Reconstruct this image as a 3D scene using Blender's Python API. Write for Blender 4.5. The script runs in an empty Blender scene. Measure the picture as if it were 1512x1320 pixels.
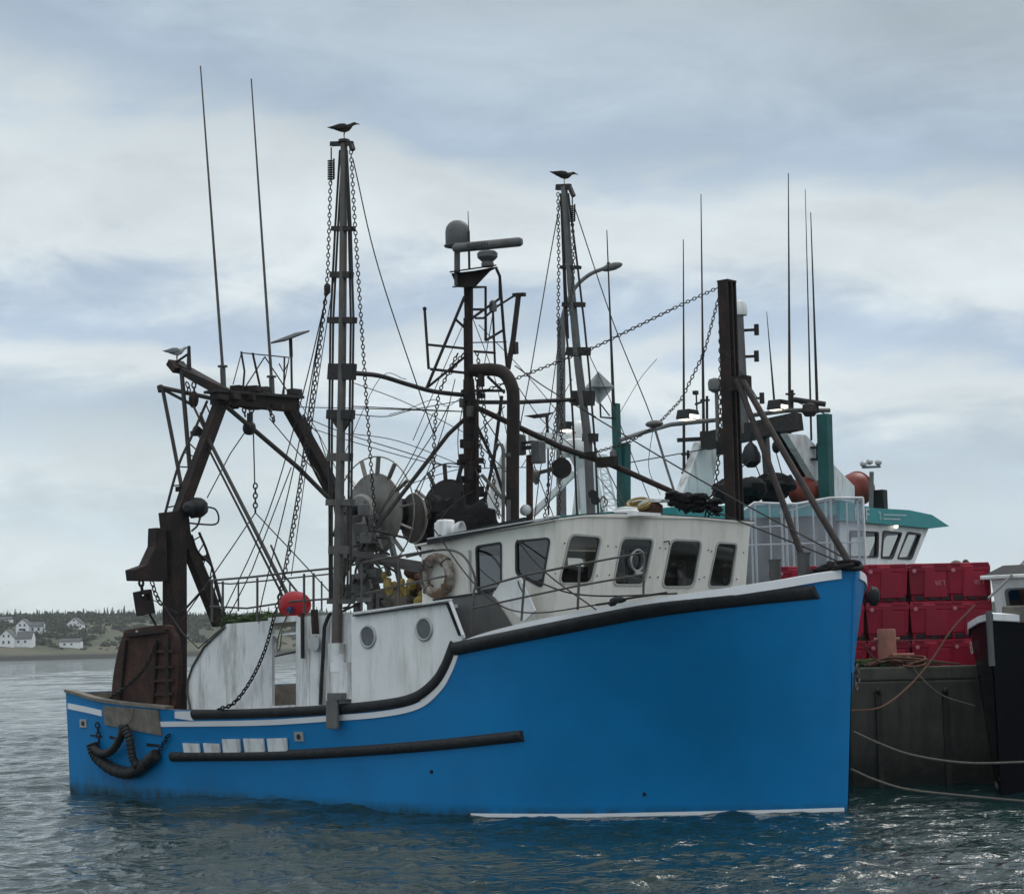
import bpy, bmesh, math, random
import numpy as np
from mathutils import Vector, Matrix, Quaternion, noise as mnoise
R=math.radians
random.seed(7)
SC=bpy.context.scene
COL=SC.collection
# ---------------------------------------------------------------- camera, sky, sun, exposure
F=2791.; YH=949.; ROLL=.022; CZ=2.4                 # focal length in photo pixels, horizon row, camera roll, eye height
PITCH=math.atan((YH-660)/F)
cam=bpy.data.cameras.new('camera'); cam.sensor_width=36; cam.lens=36*F/1512; cam.clip_start=.5; cam.clip_end=9000
camo=bpy.data.objects.new('camera',cam); COL.objects.link(camo)
camo.matrix_world=Matrix.Translation((0,0,CZ))@Matrix.Rotation(R(90)+PITCH,4,'X')@Matrix.Rotation(-ROLL,4,'Z')
SC.camera=camo
SC.cycles.volume_bounces=1
SC.view_settings.view_transform='Standard'; SC.view_settings.look='None'; SC.view_settings.exposure=.22; SC.view_settings.gamma=1
SUN_EL,SUN_AZ=48,35                                   # degrees; azimuth from +Y towards +X (beyond the boats, to the right)
sd=bpy.data.lights.new('sun','SUN'); sd.energy=.9; sd.angle=R(14); sd.color=(1,.95,.88)
so=bpy.data.objects.new('sun',sd); COL.objects.link(so)
_d=Vector((math.sin(R(SUN_AZ))*math.cos(R(SUN_EL)),math.cos(R(SUN_AZ))*math.cos(R(SUN_EL)),math.sin(R(SUN_EL))))
so.rotation_euler=(-_d).to_track_quat('-Z','Y').to_euler()
W=bpy.data.worlds.new('World'); SC.world=W; W.use_nodes=True
def world():
    nt=W.node_tree; N=nt.nodes; LK=nt.links; N.clear()
    out=N.new('ShaderNodeOutputWorld'); bg=N.new('ShaderNodeBackground'); bg2=N.new('ShaderNodeBackground'); mix=N.new('ShaderNodeMixShader')
    sky=N.new('ShaderNodeTexSky'); sky.sky_type='NISHITA'; sky.sun_disc=False; sky.sun_elevation=R(SUN_EL); sky.sun_rotation=R(SUN_AZ)
    LK.new(sky.outputs[0],bg.inputs[0]); bg.inputs[1].default_value=.06
    tc=N.new('ShaderNodeTexCoord'); sep=N.new('ShaderNodeSeparateXYZ'); LK.new(tc.outputs['Generated'],sep.inputs[0])
    def M(op,a,b=None,c=None):
        n=N.new('ShaderNodeMath'); n.operation=op
        for i,v in enumerate((a,b,c)):
            if v is None: continue
            if isinstance(v,(int,float)): n.inputs[i].default_value=v
            else: LK.new(v,n.inputs[i])
        return n.outputs[0]
    def mapped(sc,loc=(0,0,0)):
        m=N.new('ShaderNodeMapping'); m.inputs['Scale'].default_value=sc; m.inputs['Location'].default_value=loc
        LK.new(tc.outputs['Generated'],m.inputs[0]); return m.outputs[0]
    def noi(vec,scale,det,rough=.5,dist=0):
        n=N.new('ShaderNodeTexNoise'); n.inputs['Scale'].default_value=scale; n.inputs['Detail'].default_value=det; n.inputs['Roughness'].default_value=rough; n.inputs['Distortion'].default_value=dist
        LK.new(vec,n.inputs['Vector']); return n.outputs[0]
    big=noi(mapped((1,1,3.2),(.3,0,.1)),2.6,3,.5,.3)
    med=noi(mapped((1,1,2.9),(2.1,.7,.4)),6.5,6,.6,.5)
    # overcast deck: long flat bands of thicker and thinner cloud, bent by the noise
    e=M('ADD',sep.outputs[2],M('MULTIPLY',M('SUBTRACT',big,.5),.16))
    e=M('ADD',e,M('MULTIPLY',M('SUBTRACT',med,.5),.085))
    fin=noi(mapped((1,1,2.6),(.9,1.7,.2)),15,7,.62,.7)
    e=M('ADD',e,M('MULTIPLY',M('SUBTRACT',fin,.5),.045)); e=M('ADD',e,M('MULTIPLY',sep.outputs[0],.11))
    rp=N.new('ShaderNodeValToRGB'); rp.color_ramp.interpolation='EASE'
    st=[(0,(.67,.75,.78)),(.03,(.57,.67,.72)),(.058,(.65,.73,.76)),(.10,(.49,.59,.68)),(.135,(.68,.74,.76)),(.165,(.42,.52,.64)),(.20,(.65,.71,.73)),(.235,(.62,.68,.70)),(.275,(.36,.45,.55)),(.32,(.41,.49,.56)),(.37,(.38,.45,.49)),(.5,(.55,.61,.66)),(.75,(1.0,1.04,1.08)),(1,(1.2,1.24,1.28))]
    el=rp.color_ramp.elements
    while len(el)<len(st): el.new(.5)
    for x,(p,c) in zip(el,st): x.position=p; x.color=(*c,1)
    LK.new(e,rp.inputs[0])
    v=M('ADD',M('MULTIPLY_ADD',M('SUBTRACT',med,.5),.60,1.0),M('MULTIPLY',M('SUBTRACT',fin,.5),.34))
    # unseen sky behind the camera, brightened to light the boats' near side
    back=M('MULTIPLY_ADD',M('MAXIMUM',M('MULTIPLY',sep.outputs[1],-1),0),.25,1.0)
    v=M('MULTIPLY',v,back)
    vm=N.new('ShaderNodeVectorMath'); vm.operation='SCALE'; LK.new(rp.outputs[0],vm.inputs[0]); LK.new(v,vm.inputs['Scale'])
    LK.new(vm.outputs[0],bg2.inputs[0]); bg2.inputs[1].default_value=1
    mix.inputs[0].default_value=.9; LK.new(bg.outputs[0],mix.inputs[1]); LK.new(bg2.outputs[0],mix.inputs[2]); LK.new(mix.outputs[0],out.inputs[0])
world()
# ---------------------------------------------------------------- measuring the photograph: pixel -> point on a stated plane
cp_,sp_,cr_,sr_=math.cos(PITCH),math.sin(PITCH),math.cos(ROLL),math.sin(ROLL)
def ray(px,py):
    x=(px-756)/F; y=(660-py)/F
    x,y=x*cr_+y*sr_,-x*sr_+y*cr_
    return Vector((x,cp_-y*sp_,sp_+y*cp_))
def wy(px,py,Y):
    r=ray(px,py); t=Y/r.y; return Vector((r.x*t,Y,CZ+r.z*t))
def wz(px,py,z):
    r=ray(px,py); t=(z-CZ)/r.z; return Vector((r.x*t,r.y*t,z))
class Frame:
    # a vessel's own axes: x forward, y to port, z up
    def __init__(s,O,ang):
        s.O=Vector((O[0],O[1],0)); s.ang=ang; s.M=Matrix.Translation(s.O)@Matrix.Rotation(ang,4,'Z'); s.I=s.M.inverted(); s.C=s.I@Vector((0,0,CZ))
    def dirl(s,px,py): return s.I.to_3x3()@ray(px,py)
    def P(s,px,py,st):                                # on the fore-and-aft plane st metres to starboard
        d=s.dirl(px,py); t=(-st-s.C.y)/d.y; return s.C+d*t
    def A(s,px,py,a):                                 # on the athwartship plane a metres forward
        d=s.dirl(px,py); t=(a-s.C.x)/d.x; return s.C+d*t
    def Z(s,px,py,z):
        d=s.dirl(px,py); t=(z-s.C.z)/d.z; return s.C+d*t
    def L(s,pts): return [s.P(*p) for p in pts]
    def PL(s,px,py,o,n):                              # on any plane
        d=s.dirl(px,py); t=(o-s.C).dot(n)/d.dot(n); return s.C+d*t
BF=Frame((-6.0977,35.6802),R(-42.186))                # the blue boat
# ---------------------------------------------------------------- mesh collector
class MB:
    def __init__(s): s.bm=bmesh.new(); s.mi=0
    def face(s,vs):
        try: f=s.bm.faces.new(vs); f.material_index=s.mi; return f
        except ValueError: return None
    def quadring(s,a,b):
        n=len(a)
        for i in range(n): s.face((a[i],a[(i+1)%n],b[(i+1)%n],b[i]))
    def tube(s,pts,r,n=7,cap=True):
        pts=[Vector(p) for p in pts]; m=len(pts)
        if m<2: return s
        rs=r if isinstance(r,(list,tuple)) else [r]*m
        t0=(pts[1]-pts[0]).normalized(); up=Vector((0,0,1)) if abs(t0.z)<.9 else Vector((1,0,0))
        u=t0.cross(up).normalized(); prev=None; rings=[]
        for i,p in enumerate(pts):
            if i==0: t=pts[1]-pts[0]
            elif i==m-1: t=pts[-1]-pts[-2]
            else: t=(pts[i+1]-p).normalized()+(p-pts[i-1]).normalized()
            if t.length<1e-9: t=t0
            t=t.normalized(); u=(u-t*u.dot(t)); u=u.normalized() if u.length>1e-6 else t.orthogonal().normalized(); w=t.cross(u)
            rings.append([s.bm.verts.new(p+(u*math.cos(2*math.pi*k/n)+w*math.sin(2*math.pi*k/n))*rs[i]) for k in range(n)])
        for a,b in zip(rings,rings[1:]): s.quadring(a,b)
        if cap: s.face(rings[0][::-1]); s.face(rings[-1])
        return s
    def bar(s,p0,p1,w,h,up=(0,0,1)):
        p0,p1=Vector(p0),Vector(p1); t=(p1-p0).normalized(); up=Vector(up)
        if abs(t.dot(up))>.98: up=Vector((1,0,0))
        u=t.cross(up).normalized(); v=u.cross(t)
        q=[(-1,-1),(1,-1),(1,1),(-1,1)]
        a=[s.bm.verts.new(p0+u*x*w/2+v*y*h/2) for x,y in q]; b=[s.bm.verts.new(p1+u*x*w/2+v*y*h/2) for x,y in q]
        s.quadring(a,b); s.face(a[::-1]); s.face(b); return s
    def box(s,c,d,rz=0,M=None):
        c=Vector(c); M=M or Matrix.Rotation(rz,3,'Z'); v=[]
        for z in (-1,1):
            for x,y in ((-1,-1),(1,-1),(1,1),(-1,1)): v.append(s.bm.verts.new(c+M@Vector((x*d[0]/2,y*d[1]/2,z*d[2]/2))))
        s.face(v[:4][::-1]); s.face(v[4:]); s.quadring(v[:4],v[4:]); return s
    def prism(s,pts,ext):
        pts=[Vector(p) for p in pts]; ext=Vector(ext)
        a=[s.bm.verts.new(p) for p in pts]; b=[s.bm.verts.new(p+ext) for p in pts]
        s.face(a[::-1]); s.face(b); s.quadring(a,b); return s
    def lathe(s,prof,o,ax=(0,0,1),n=16):
        o=Vector(o); ax=Vector(ax).normalized(); u=ax.orthogonal().normalized(); v=ax.cross(u); rings=[]
        for r,h in prof:
            r=max(r,1e-4); rings.append([s.bm.verts.new(o+ax*h+(u*math.cos(2*math.pi*k/n)+v*math.sin(2*math.pi*k/n))*r) for k in range(n)])
        for a,b in zip(rings,rings[1:]): s.quadring(a,b)
        s.face(rings[0][::-1]); s.face(rings[-1]); return s
    def torus(s,c,ax,Rr,r,n=20,m=8,sx=1.0,xdir=None,arc=1.0):
        c=Vector(c); ax=Vector(ax).normalized(); u=Vector(xdir).normalized() if xdir is not None else ax.orthogonal().normalized(); v=ax.cross(u); rings=[]
        nn=n if arc>=1 else n+1
        for i in range(nn):
            t=2*math.pi*i*arc/n; d=u*math.cos(t)*sx+v*math.sin(t); dn=(u*math.cos(t)+v*math.sin(t)).normalized()
            rings.append([s.bm.verts.new(c+d*Rr+(dn*math.cos(2*math.pi*k/m)+ax*math.sin(2*math.pi*k/m))*r) for k in range(m)])
        for i in range(len(rings)-(0 if arc>=1 else 1)): s.quadring(rings[i],rings[(i+1)%len(rings)])
        if arc<1: s.face(rings[0][::-1]); s.face(rings[-1])
        return s
    def ell(s,c,rad,n=14,m=9,M=None,bump=0,seed=0):
        c=Vector(c); M=M or Matrix.Identity(3); rad=Vector(rad) if not isinstance(rad,(int,float)) else Vector((rad,)*3); rows=[]
        for j in range(m+1):
            ph=math.pi*j/m
            ring=[]
            for k in range(n):
                t=2*math.pi*k/n; d=Vector((math.sin(ph)*math.cos(t),math.sin(ph)*math.sin(t),math.cos(ph)))
                f=1+(bump*mnoise.noise(d*2.3+Vector((seed,seed*1.7,0))) if bump else 0)
                ring.append(Vector((d.x*rad.x,d.y*rad.y,d.z*rad.z))*f)
            rows.append(ring)
        top=s.bm.verts.new(c+M@rows[0][0]); bot=s.bm.verts.new(c+M@rows[-1][0])
        V=[[s.bm.verts.new(c+M@p) for p in r] for r in rows[1:-1]]
        for k in range(n):
            s.face((top,V[0][k],V[0][(k+1)%n])); s.face((bot,V[-1][(k+1)%n],V[-1][k]))
        for a,b in zip(V,V[1:]): s.quadring(b,a)
        return s
    def chain(s,pts,pitch=.075,wire=.011,sag=0):
        pts=curve(pts,sag) if sag else [Vector(p) for p in pts]
        # walk the path in equal steps, one link per step, every other link turned
        segs=[(b-a).length for a,b in zip(pts,pts[1:])]; tot=sum(segs); n=max(2,int(tot/pitch)); pos=[]
        for i in range(n+1):
            d=tot*i/n; k=0
            while k<len(segs)-1 and d>segs[k]: d-=segs[k]; k+=1
            pos.append(pts[k].lerp(pts[k+1],min(1,d/max(segs[k],1e-9))))
        for i in range(n):
            a,b=pos[i],pos[i+1]; t=(b-a).normalized(); u=t.orthogonal().normalized() if abs(t.z)>.95 else t.cross(Vector((0,0,1))).normalized(); w=t.cross(u)
            ax=u if i%2 else w
            s.torus((a+b)/2,ax,(b-a).length*.62*.62,wire,8,4,1.62,t)
        return s
    def grid(s,rows):
        V=[[s.bm.verts.new(p) for p in r] for r in rows]
        for a,b in zip(V,V[1:]):
            for i in range(len(a)-1): s.face((a[i],a[i+1],b[i+1],b[i]))
        return s
    def strip(s,pts): # closed flat outline as a single face
        return s.face([s.bm.verts.new(Vector(p)) for p in pts])
    def build(s,name,mats,parent=None,smooth=True,ang=38,bevel=0,recalc=True):
        me=bpy.data.meshes.new(name)
        if recalc: bmesh.ops.recalc_face_normals(s.bm,faces=s.bm.faces)
        s.bm.to_mesh(me); s.bm.free()
        for m in (mats if isinstance(mats,(list,tuple)) else [mats]): me.materials.append(m)
        if smooth:
            me.polygons.foreach_set('use_smooth',[True]*len(me.polygons)); me.set_sharp_from_angle(angle=R(ang))
        o=bpy.data.objects.new(name,me); COL.objects.link(o)
        if parent: o.parent=parent
        if bevel:
            b=o.modifiers.new('bevel','BEVEL'); b.width=bevel; b.segments=2; b.limit_method='ANGLE'; b.angle_limit=R(40)
        return o
def curve(pts,sag=0,n=18):
    # catenary-like sag between the ends, or a smooth Catmull-Rom through the points
    pts=[Vector(p) for p in pts]
    if sag:
        a,b=pts[0],pts[-1]; return [a.lerp(b,i/n)-Vector((0,0,1))*sag*4*(i/n)*(1-i/n) for i in range(n+1)]
    if len(pts)<3: return pts
    q=[2*pts[0]-pts[1]]+pts+[2*pts[-1]-pts[-2]]; out=[]
    k=max(3,n//(len(pts)-1))
    for i in range(1,len(q)-2):
        for j in range(k):
            t=j/k; a,b,c,d=q[i-1:i+3]
            out.append(.5*((2*b)+(c-a)*t+(2*a-5*b+4*c-d)*t*t+(3*b-3*c+d-a)*t**3))
    out.append(pts[-1]); return out
def empty(name,label,cat,M=None,loc=None,group=None):
    o=bpy.data.objects.new(name,None); o.empty_display_size=.2; COL.objects.link(o)
    if M is not None: o.matrix_world=M
    if loc is not None: o.location=loc
    o['label']=label; o['category']=cat
    if group: o['group']=group
    return o
def pivot(name,parent):
    o=bpy.data.objects.new(name,None); o.empty_display_size=.2; COL.objects.link(o); o.parent=parent; return o
def tag(o,label,cat,group=None,kind=None):
    o['label']=label
    if cat: o['category']=cat
    if group: o['group']=group
    if kind: o['kind']=kind
    return o
def tubes(name,lst,mat,parent,n=7,ang=50):
    m=MB()
    for pts,r in lst: m.tube(pts,r,n)
    return m.build(name,mat,parent,ang=ang)
def setbase(o,loc):
    # move a mesh's origin to loc without moving the mesh
    o.data.transform(Matrix.Translation(-Vector(loc))); o.location=loc; return o
def text_mesh(body,size,mat,M,name,parent,depth=.002,font_scale=1.0):
    c=bpy.data.curves.new('lettering','FONT'); c.body=body; c.size=size; c.extrude=depth; c.align_x='CENTER'; c.align_y='CENTER'
    t=bpy.data.objects.new('lettering_tmp',c); COL.objects.link(t); bpy.context.view_layer.update()
    me=bpy.data.meshes.new_from_object(t.evaluated_get(bpy.context.evaluated_depsgraph_get())); bpy.data.objects.remove(t)
    me.transform(M); me.materials.clear(); me.materials.append(mat)
    o=bpy.data.objects.new(name,me); COL.objects.link(o); o.parent=parent; return o
# ---------------------------------------------------------------- materials
def nmat(name):
    m=bpy.data.materials.new(name); m.use_nodes=True; nt=m.node_tree; b=nt.nodes['Principled BSDF']; return m,nt,b
def ramp(nt,src,stops):
    n=nt.nodes.new('ShaderNodeValToRGB'); el=n.color_ramp.elements
    while len(el)<len(stops): el.new(.5)
    for x,(p,c) in zip(el,stops): x.position=p; x.color=(*c,1) if len(c)==3 else c
    nt.links.new(src,n.inputs[0]); return n.outputs[0]
def noise_n(nt,scale,det=4,rough=.55,stretch=None,coord='Object',loc=None):
    tc=nt.nodes.new('ShaderNodeTexCoord'); n=nt.nodes.new('ShaderNodeTexNoise'); n.inputs['Scale'].default_value=scale; n.inputs['Detail'].default_value=det; n.inputs['Roughness'].default_value=rough
    src=tc.outputs[coord]
    if stretch or loc:
        mp=nt.nodes.new('ShaderNodeMapping'); mp.inputs['Scale'].default_value=stretch or (1,1,1); mp.inputs['Location'].default_value=loc or (0,0,0); nt.links.new(src,mp.inputs[0]); src=mp.outputs[0]
    nt.links.new(src,n.inputs['Vector']); return n.outputs[0]
def mixc(nt,fac,a,b):
    n=nt.nodes.new('ShaderNodeMix'); n.data_type='RGBA'
    for i,v in ((0,fac),(6,a),(7,b)):
        if isinstance(v,(int,float)): n.inputs[i].default_value=v
        elif isinstance(v,tuple): n.inputs[i].default_value=(*v,1)
        else: nt.links.new(v,n.inputs[i])
    return n.outputs[2]
def bump(nt,b,h,st=.3,dist=.02):
    n=nt.nodes.new('ShaderNodeBump'); n.inputs['Strength'].default_value=st; n.inputs['Distance'].default_value=dist; nt.links.new(h,n.inputs['Height']); nt.links.new(n.outputs[0],b.inputs['Normal'])
def sc(c,k): return tuple(min(1,x*k) for x in c)
def paint(name,c,rough=.45,var=.25,scale=2.5,metal=0,dirt=None,dirt_amt=.5,streak=False,bmp=.15,fine=40,spec=.32,vary=0):
    m,nt,b=nmat(name); n1=noise_n(nt,scale,6,.6)
    col=ramp(nt,n1,[(.3,sc(c,1-var)),(.7,sc(c,1+var*.6))])
    if dirt:
        n2=noise_n(nt,3.2,6,.65,(1.6,1.6,.28) if streak else None,loc=(3.1,1.7,.4)); f=ramp(nt,n2,[(.48,(0,0,0)),(.72,(dirt_amt,)*3)])
        col=mixc(nt,f,col,dirt)
    if vary:
        oi=nt.nodes.new('ShaderNodeObjectInfo'); hv=nt.nodes.new('ShaderNodeHueSaturation'); mr=nt.nodes.new('ShaderNodeMapRange'); mr.inputs[3].default_value=1-vary; mr.inputs[4].default_value=1+vary*.5; nt.links.new(oi.outputs['Random'],mr.inputs[0]); nt.links.new(mr.outputs[0],hv.inputs['Value']); nt.links.new(col,hv.inputs['Color']); col=hv.outputs[0]
    nt.links.new(col,b.inputs['Base Color']); b.inputs['Roughness'].default_value=rough; b.inputs['Metallic'].default_value=metal; b.inputs['Specular IOR Level'].default_value=spec
    n3=noise_n(nt,fine,3); bump(nt,b,n3,bmp,.01)
    return m
def rusty(name,c1,c2,rough=.8,scale=5,amt=(.45,.62),metal=0):
    m,nt,b=nmat(name); n1=noise_n(nt,scale,8,.65); n2=noise_n(nt,scale*6,4)
    f=ramp(nt,n1,[(amt[0],(0,0,0)),(amt[1],(1,1,1))]); a=ramp(nt,n2,[(.3,sc(c1,.7)),(.7,sc(c1,1.3))]); d=ramp(nt,n2,[(.3,sc(c2,.6)),(.7,sc(c2,1.4))])
    nt.links.new(mixc(nt,f,a,d),b.inputs['Base Color']); b.inputs['Roughness'].default_value=rough; b.inputs['Metallic'].default_value=metal; bump(nt,b,n1,.5,.012); return m
def glass(name,tint,refl=.06):
    m=bpy.data.materials.new(name); m.use_nodes=True; nt=m.node_tree; nt.nodes.clear(); N=nt.nodes
    out=N.new('ShaderNodeOutputMaterial'); tr=N.new('ShaderNodeBsdfTransparent'); tr.inputs[0].default_value=(*tint,1); gl=N.new('ShaderNodeBsdfGlossy'); gl.inputs[1].default_value=.04; gl.inputs[0].default_value=(.9,.95,1,1)
    fr=N.new('ShaderNodeFresnel'); fr.inputs[0].default_value=1.45; ad=N.new('ShaderNodeMath'); ad.operation='ADD'; ad.inputs[1].default_value=refl; nt.links.new(fr.outputs[0],ad.inputs[0])
    mx=N.new('ShaderNodeMixShader'); nt.links.new(ad.outputs[0],mx.inputs[0]); nt.links.new(tr.outputs[0],mx.inputs[1]); nt.links.new(gl.outputs[0],mx.inputs[2]); nt.links.new(mx.outputs[0],out.inputs[0]); return m
def emit(name,c,s):
    m,nt,b=nmat(name); b.inputs['Base Color'].default_value=(*c,1); b.inputs['Emission Color'].default_value=(*c,1); b.inputs['Emission Strength'].default_value=s; return m
M={}
M['white']=paint('white_paint',(.80,.81,.80),.42,.08,1.4,dirt=(.34,.29,.23),dirt_amt=.4,streak=True,bmp=.08)
M['cream']=paint('cream_white_paint',(.77,.755,.69),.45,.06,1.4,dirt=(.36,.30,.22),dirt_amt=.36,streak=True,bmp=.08)
M['white_dirty']=paint('weathered_white',(.74,.76,.76),.6,.12,2,dirt=(.20,.155,.115),dirt_amt=.8,streak=True,bmp=.2)
M['white_clean']=paint('fresh_white',(.8,.81,.82),.4,.04,2,bmp=.05)
M['black_rubber']=paint('black_rubber',(.022,.023,.024),.6,.4,6,bmp=.3)
M['black']=paint('black_paint',(.012,.013,.015),.5,.3,4)
M['steel']=rusty('dark_steel',(.016,.0155,.016),(.034,.024,.019),.7,4)
M['galv']=paint('galvanised_steel',(.115,.112,.106),.5,.3,6,.5,dirt=(.11,.075,.05),dirt_amt=.7,streak=True)
M['zinc']=paint('dull_zinc',(.25,.24,.22),.5,.25,3,.3,dirt=(.10,.075,.05),dirt_amt=.6,streak=True)
M['grey']=paint('grey_paint',(.13,.135,.135),.55,.25,3,dirt=(.10,.08,.06),dirt_amt=.6,streak=True)
M['rust']=rusty('rust_brown',(.034,.016,.012),(.075,.030,.018),.85,3.5)
M['rust_dark']=rusty('dark_rust',(.013,.0095,.009),(.034,.018,.013),.85,3.5)
M['wood']=paint('weathered_wood',(.20,.18,.15),.85,.35,5,dirt=(.07,.06,.05),dirt_amt=.7)
M['red']=paint('buoy_red',(.42,.015,.022),.4,.15,3,bmp=.05)
M['yellow']=paint('float_yellow',(.26,.19,.05),.5,.25,6)
M['rope']=paint('rope',(.13,.12,.10),.9,.3,20,bmp=.6,fine=90)
M['rope_red']=paint('orange_rope',(.13,.065,.045),.9,.3,20,bmp=.6,fine=90)
M['net_green']=paint('green_net',(.045,.075,.025),.95,.5,14,bmp=.9,fine=60)
M['net_black']=paint('black_net',(.010,.010,.011),.95,.5,14,bmp=.9,fine=60)
M['teal']=paint('teal_paint',(.03,.27,.28),.45,.12,3,dirt=(.06,.16,.16),dirt_amt=.4)
M['teal_dark']=paint('teal_steel',(.018,.10,.095),.55,.3,3,dirt=(.03,.04,.03),dirt_amt=.6,streak=True)
M['tote']=paint('red_plastic',(.27,.004,.025),.5,.16,2.5,dirt=(.13,.007,.02),dirt_amt=.55,streak=True,bmp=.15,vary=.3)
M['concrete']=paint('pier_concrete',(.095,.09,.074),.9,.3,2,dirt=(.035,.036,.028),dirt_amt=.8,streak=True,bmp=.5,fine=18)
M['pier']=None
M['pinkpost']=paint('faded_red_paint',(.30,.13,.10),.85,.2,6,dirt=(.15,.08,.06),dirt_amt=.6,bmp=.4)
M['glass']=glass('window_glass',(.42,.41,.37),.03)
M['darkglass']=glass('smoked_glass',(.05,.055,.06),.05)
M['frame']=paint('dark_gasket',(.03,.03,.032),.5,.2,5)
M['pale_frame']=paint('pale_window_frame',(.42,.42,.40),.5,.15,4)
M['alu']=paint('dull_aluminium',(.42,.43,.43),.38,.15,8,.6)
M['lamp']=emit('lit_lamp',(1,.93,.8),1.6)
M['lens']=paint('lamp_lens',(.65,.68,.68),.15,.1,8)
M['ink']=paint('dark_lettering',(.03,.03,.035),.6,.1,5)
M['pale_ink']=paint('pale_lettering',(.52,.62,.62),.6,.1,5)
M['tote_ink']=paint('faded_lettering',(.42,.16,.19),.6,.1,5)
M['blue_plug']=paint('navy_plastic',(.01,.02,.09),.5,.2,5)
def piermat():
    m,nt,b=nmat('pier_wall_concrete'); n1=noise_n(nt,2,6,.6); n2=noise_n(nt,3.2,6,.65,(1.8,1.8,.22),loc=(3,1,4)); n3=noise_n(nt,5,5,.7)
    col=mixc(nt,ramp(nt,n2,[(.45,(0,0,0)),(.7,(.8,)*3)]),ramp(nt,n1,[(.3,(.042,.040,.032)),(.7,(.08,.075,.06))]),(.028,.028,.022))
    ge=nt.nodes.new('ShaderNodeNewGeometry'); sp=nt.nodes.new('ShaderNodeSeparateXYZ'); nt.links.new(ge.outputs['Position'],sp.inputs[0])
    ad=nt.nodes.new('ShaderNodeMath'); ad.operation='MULTIPLY_ADD'; ad.inputs[1].default_value=.5; nt.links.new(n3,ad.inputs[0]); nt.links.new(sp.outputs[2],ad.inputs[2])
    mr=nt.nodes.new('ShaderNodeMapRange'); mr.inputs[1].default_value=1.05; mr.inputs[2].default_value=.45; nt.links.new(ad.outputs[0],mr.inputs[0])
    col=mixc(nt,mr.outputs[0],col,mixc(nt,ramp(nt,n3,[(.45,(0,0,0)),(.6,(1,1,1))]),(.010,.011,.009),(.016,.019,.009)))
    nt.links.new(col,b.inputs['Base Color']); b.inputs['Roughness'].default_value=.85; bump(nt,b,n1,.5,.03); return m
M['pier']=piermat()
def hullmat():
    m,nt,b=nmat('blue_hull_paint'); n1=noise_n(nt,1.1,5,.55); c=(.001,.185,.45)
    col=ramp(nt,n1,[(.25,sc(c,.86)),(.75,sc(c,1.10))])
    # salt grime and weed stain low down and towards the stern
    tc=nt.nodes.new('ShaderNodeTexCoord'); sp=nt.nodes.new('ShaderNodeSeparateXYZ'); nt.links.new(tc.outputs['Object'],sp.inputs[0])
    mr=nt.nodes.new('ShaderNodeMapRange'); mr.inputs[1].default_value=.55; mr.inputs[2].default_value=-.05; nt.links.new(sp.outputs[2],mr.inputs[0])
    mx=nt.nodes.new('ShaderNodeMapRange'); mx.inputs[1].default_value=6.5; mx.inputs[2].default_value=.5; nt.links.new(sp.outputs[0],mx.inputs[0])
    n2=noise_n(nt,2.6,7,.7,(1.2,1.2,.5)); f=ramp(nt,n2,[(.42,(0,0,0)),(.68,(1,1,1))])
    mu=nt.nodes.new('ShaderNodeMath'); mu.operation='MULTIPLY'; nt.links.new(mr.outputs[0],mu.inputs[0]); nt.links.new(mx.outputs[0],mu.inputs[1])
    mu2=nt.nodes.new('ShaderNodeMath'); mu2.operation='MULTIPLY'; nt.links.new(mu.outputs[0],mu2.inputs[0]); nt.links.new(f,mu2.inputs[1])
    col=mixc(nt,mu2.outputs[0],col,(.03,.07,.075))
    n4=noise_n(nt,2.2,5,.7,(3.2,3.2,.16),loc=(1,2,3)); f4=ramp(nt,n4,[(.60,(0,0,0)),(.78,(.55,)*3)])
    mu3=nt.nodes.new('ShaderNodeMath'); mu3.operation='MULTIPLY'; nt.links.new(mx.outputs[0],mu3.inputs[0]); nt.links.new(f4,mu3.inputs[1])
    col=mixc(nt,mu3.outputs[0],col,(.03,.09,.12))
    # wet, weedy edge at the waterline and a few rust runs
    mz=nt.nodes.new('ShaderNodeMapRange'); mz.inputs[1].default_value=.16; mz.inputs[2].default_value=.0; nt.links.new(sp.outputs[2],mz.inputs[0]); m5=nt.nodes.new('ShaderNodeMath'); m5.operation='MULTIPLY'; nt.links.new(mz.outputs[0],m5.inputs[0]); nt.links.new(ramp(nt,noise_n(nt,5,6,.7,(1,1,.6)),[(.35,(.15,)*3),(.65,(1,1,1))]),m5.inputs[1]); col=mixc(nt,m5.outputs[0],col,(.012,.035,.035))
    f6=ramp(nt,noise_n(nt,1.5,7,.75,(2.6,2.6,.12),loc=(7,4,1)),[(.66,(0,0,0)),(.80,(.35,)*3)]); col=mixc(nt,f6,col,(.05,.07,.07))
    f7=ramp(nt,noise_n(nt,9,5,.7,(.5,.5,2.2),loc=(2,9,5)),[(.70,(0,0,0)),(.76,(.30,)*3)]); col=mixc(nt,f7,col,(.05,.22,.42))
    nt.links.new(col,b.inputs['Base Color']); b.inputs['Roughness'].default_value=.42; b.inputs['Specular IOR Level'].default_value=.35
    n3=noise_n(nt,2.2,3); bump(nt,b,n3,.12,.03); return m
M['hull']=hullmat()
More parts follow.
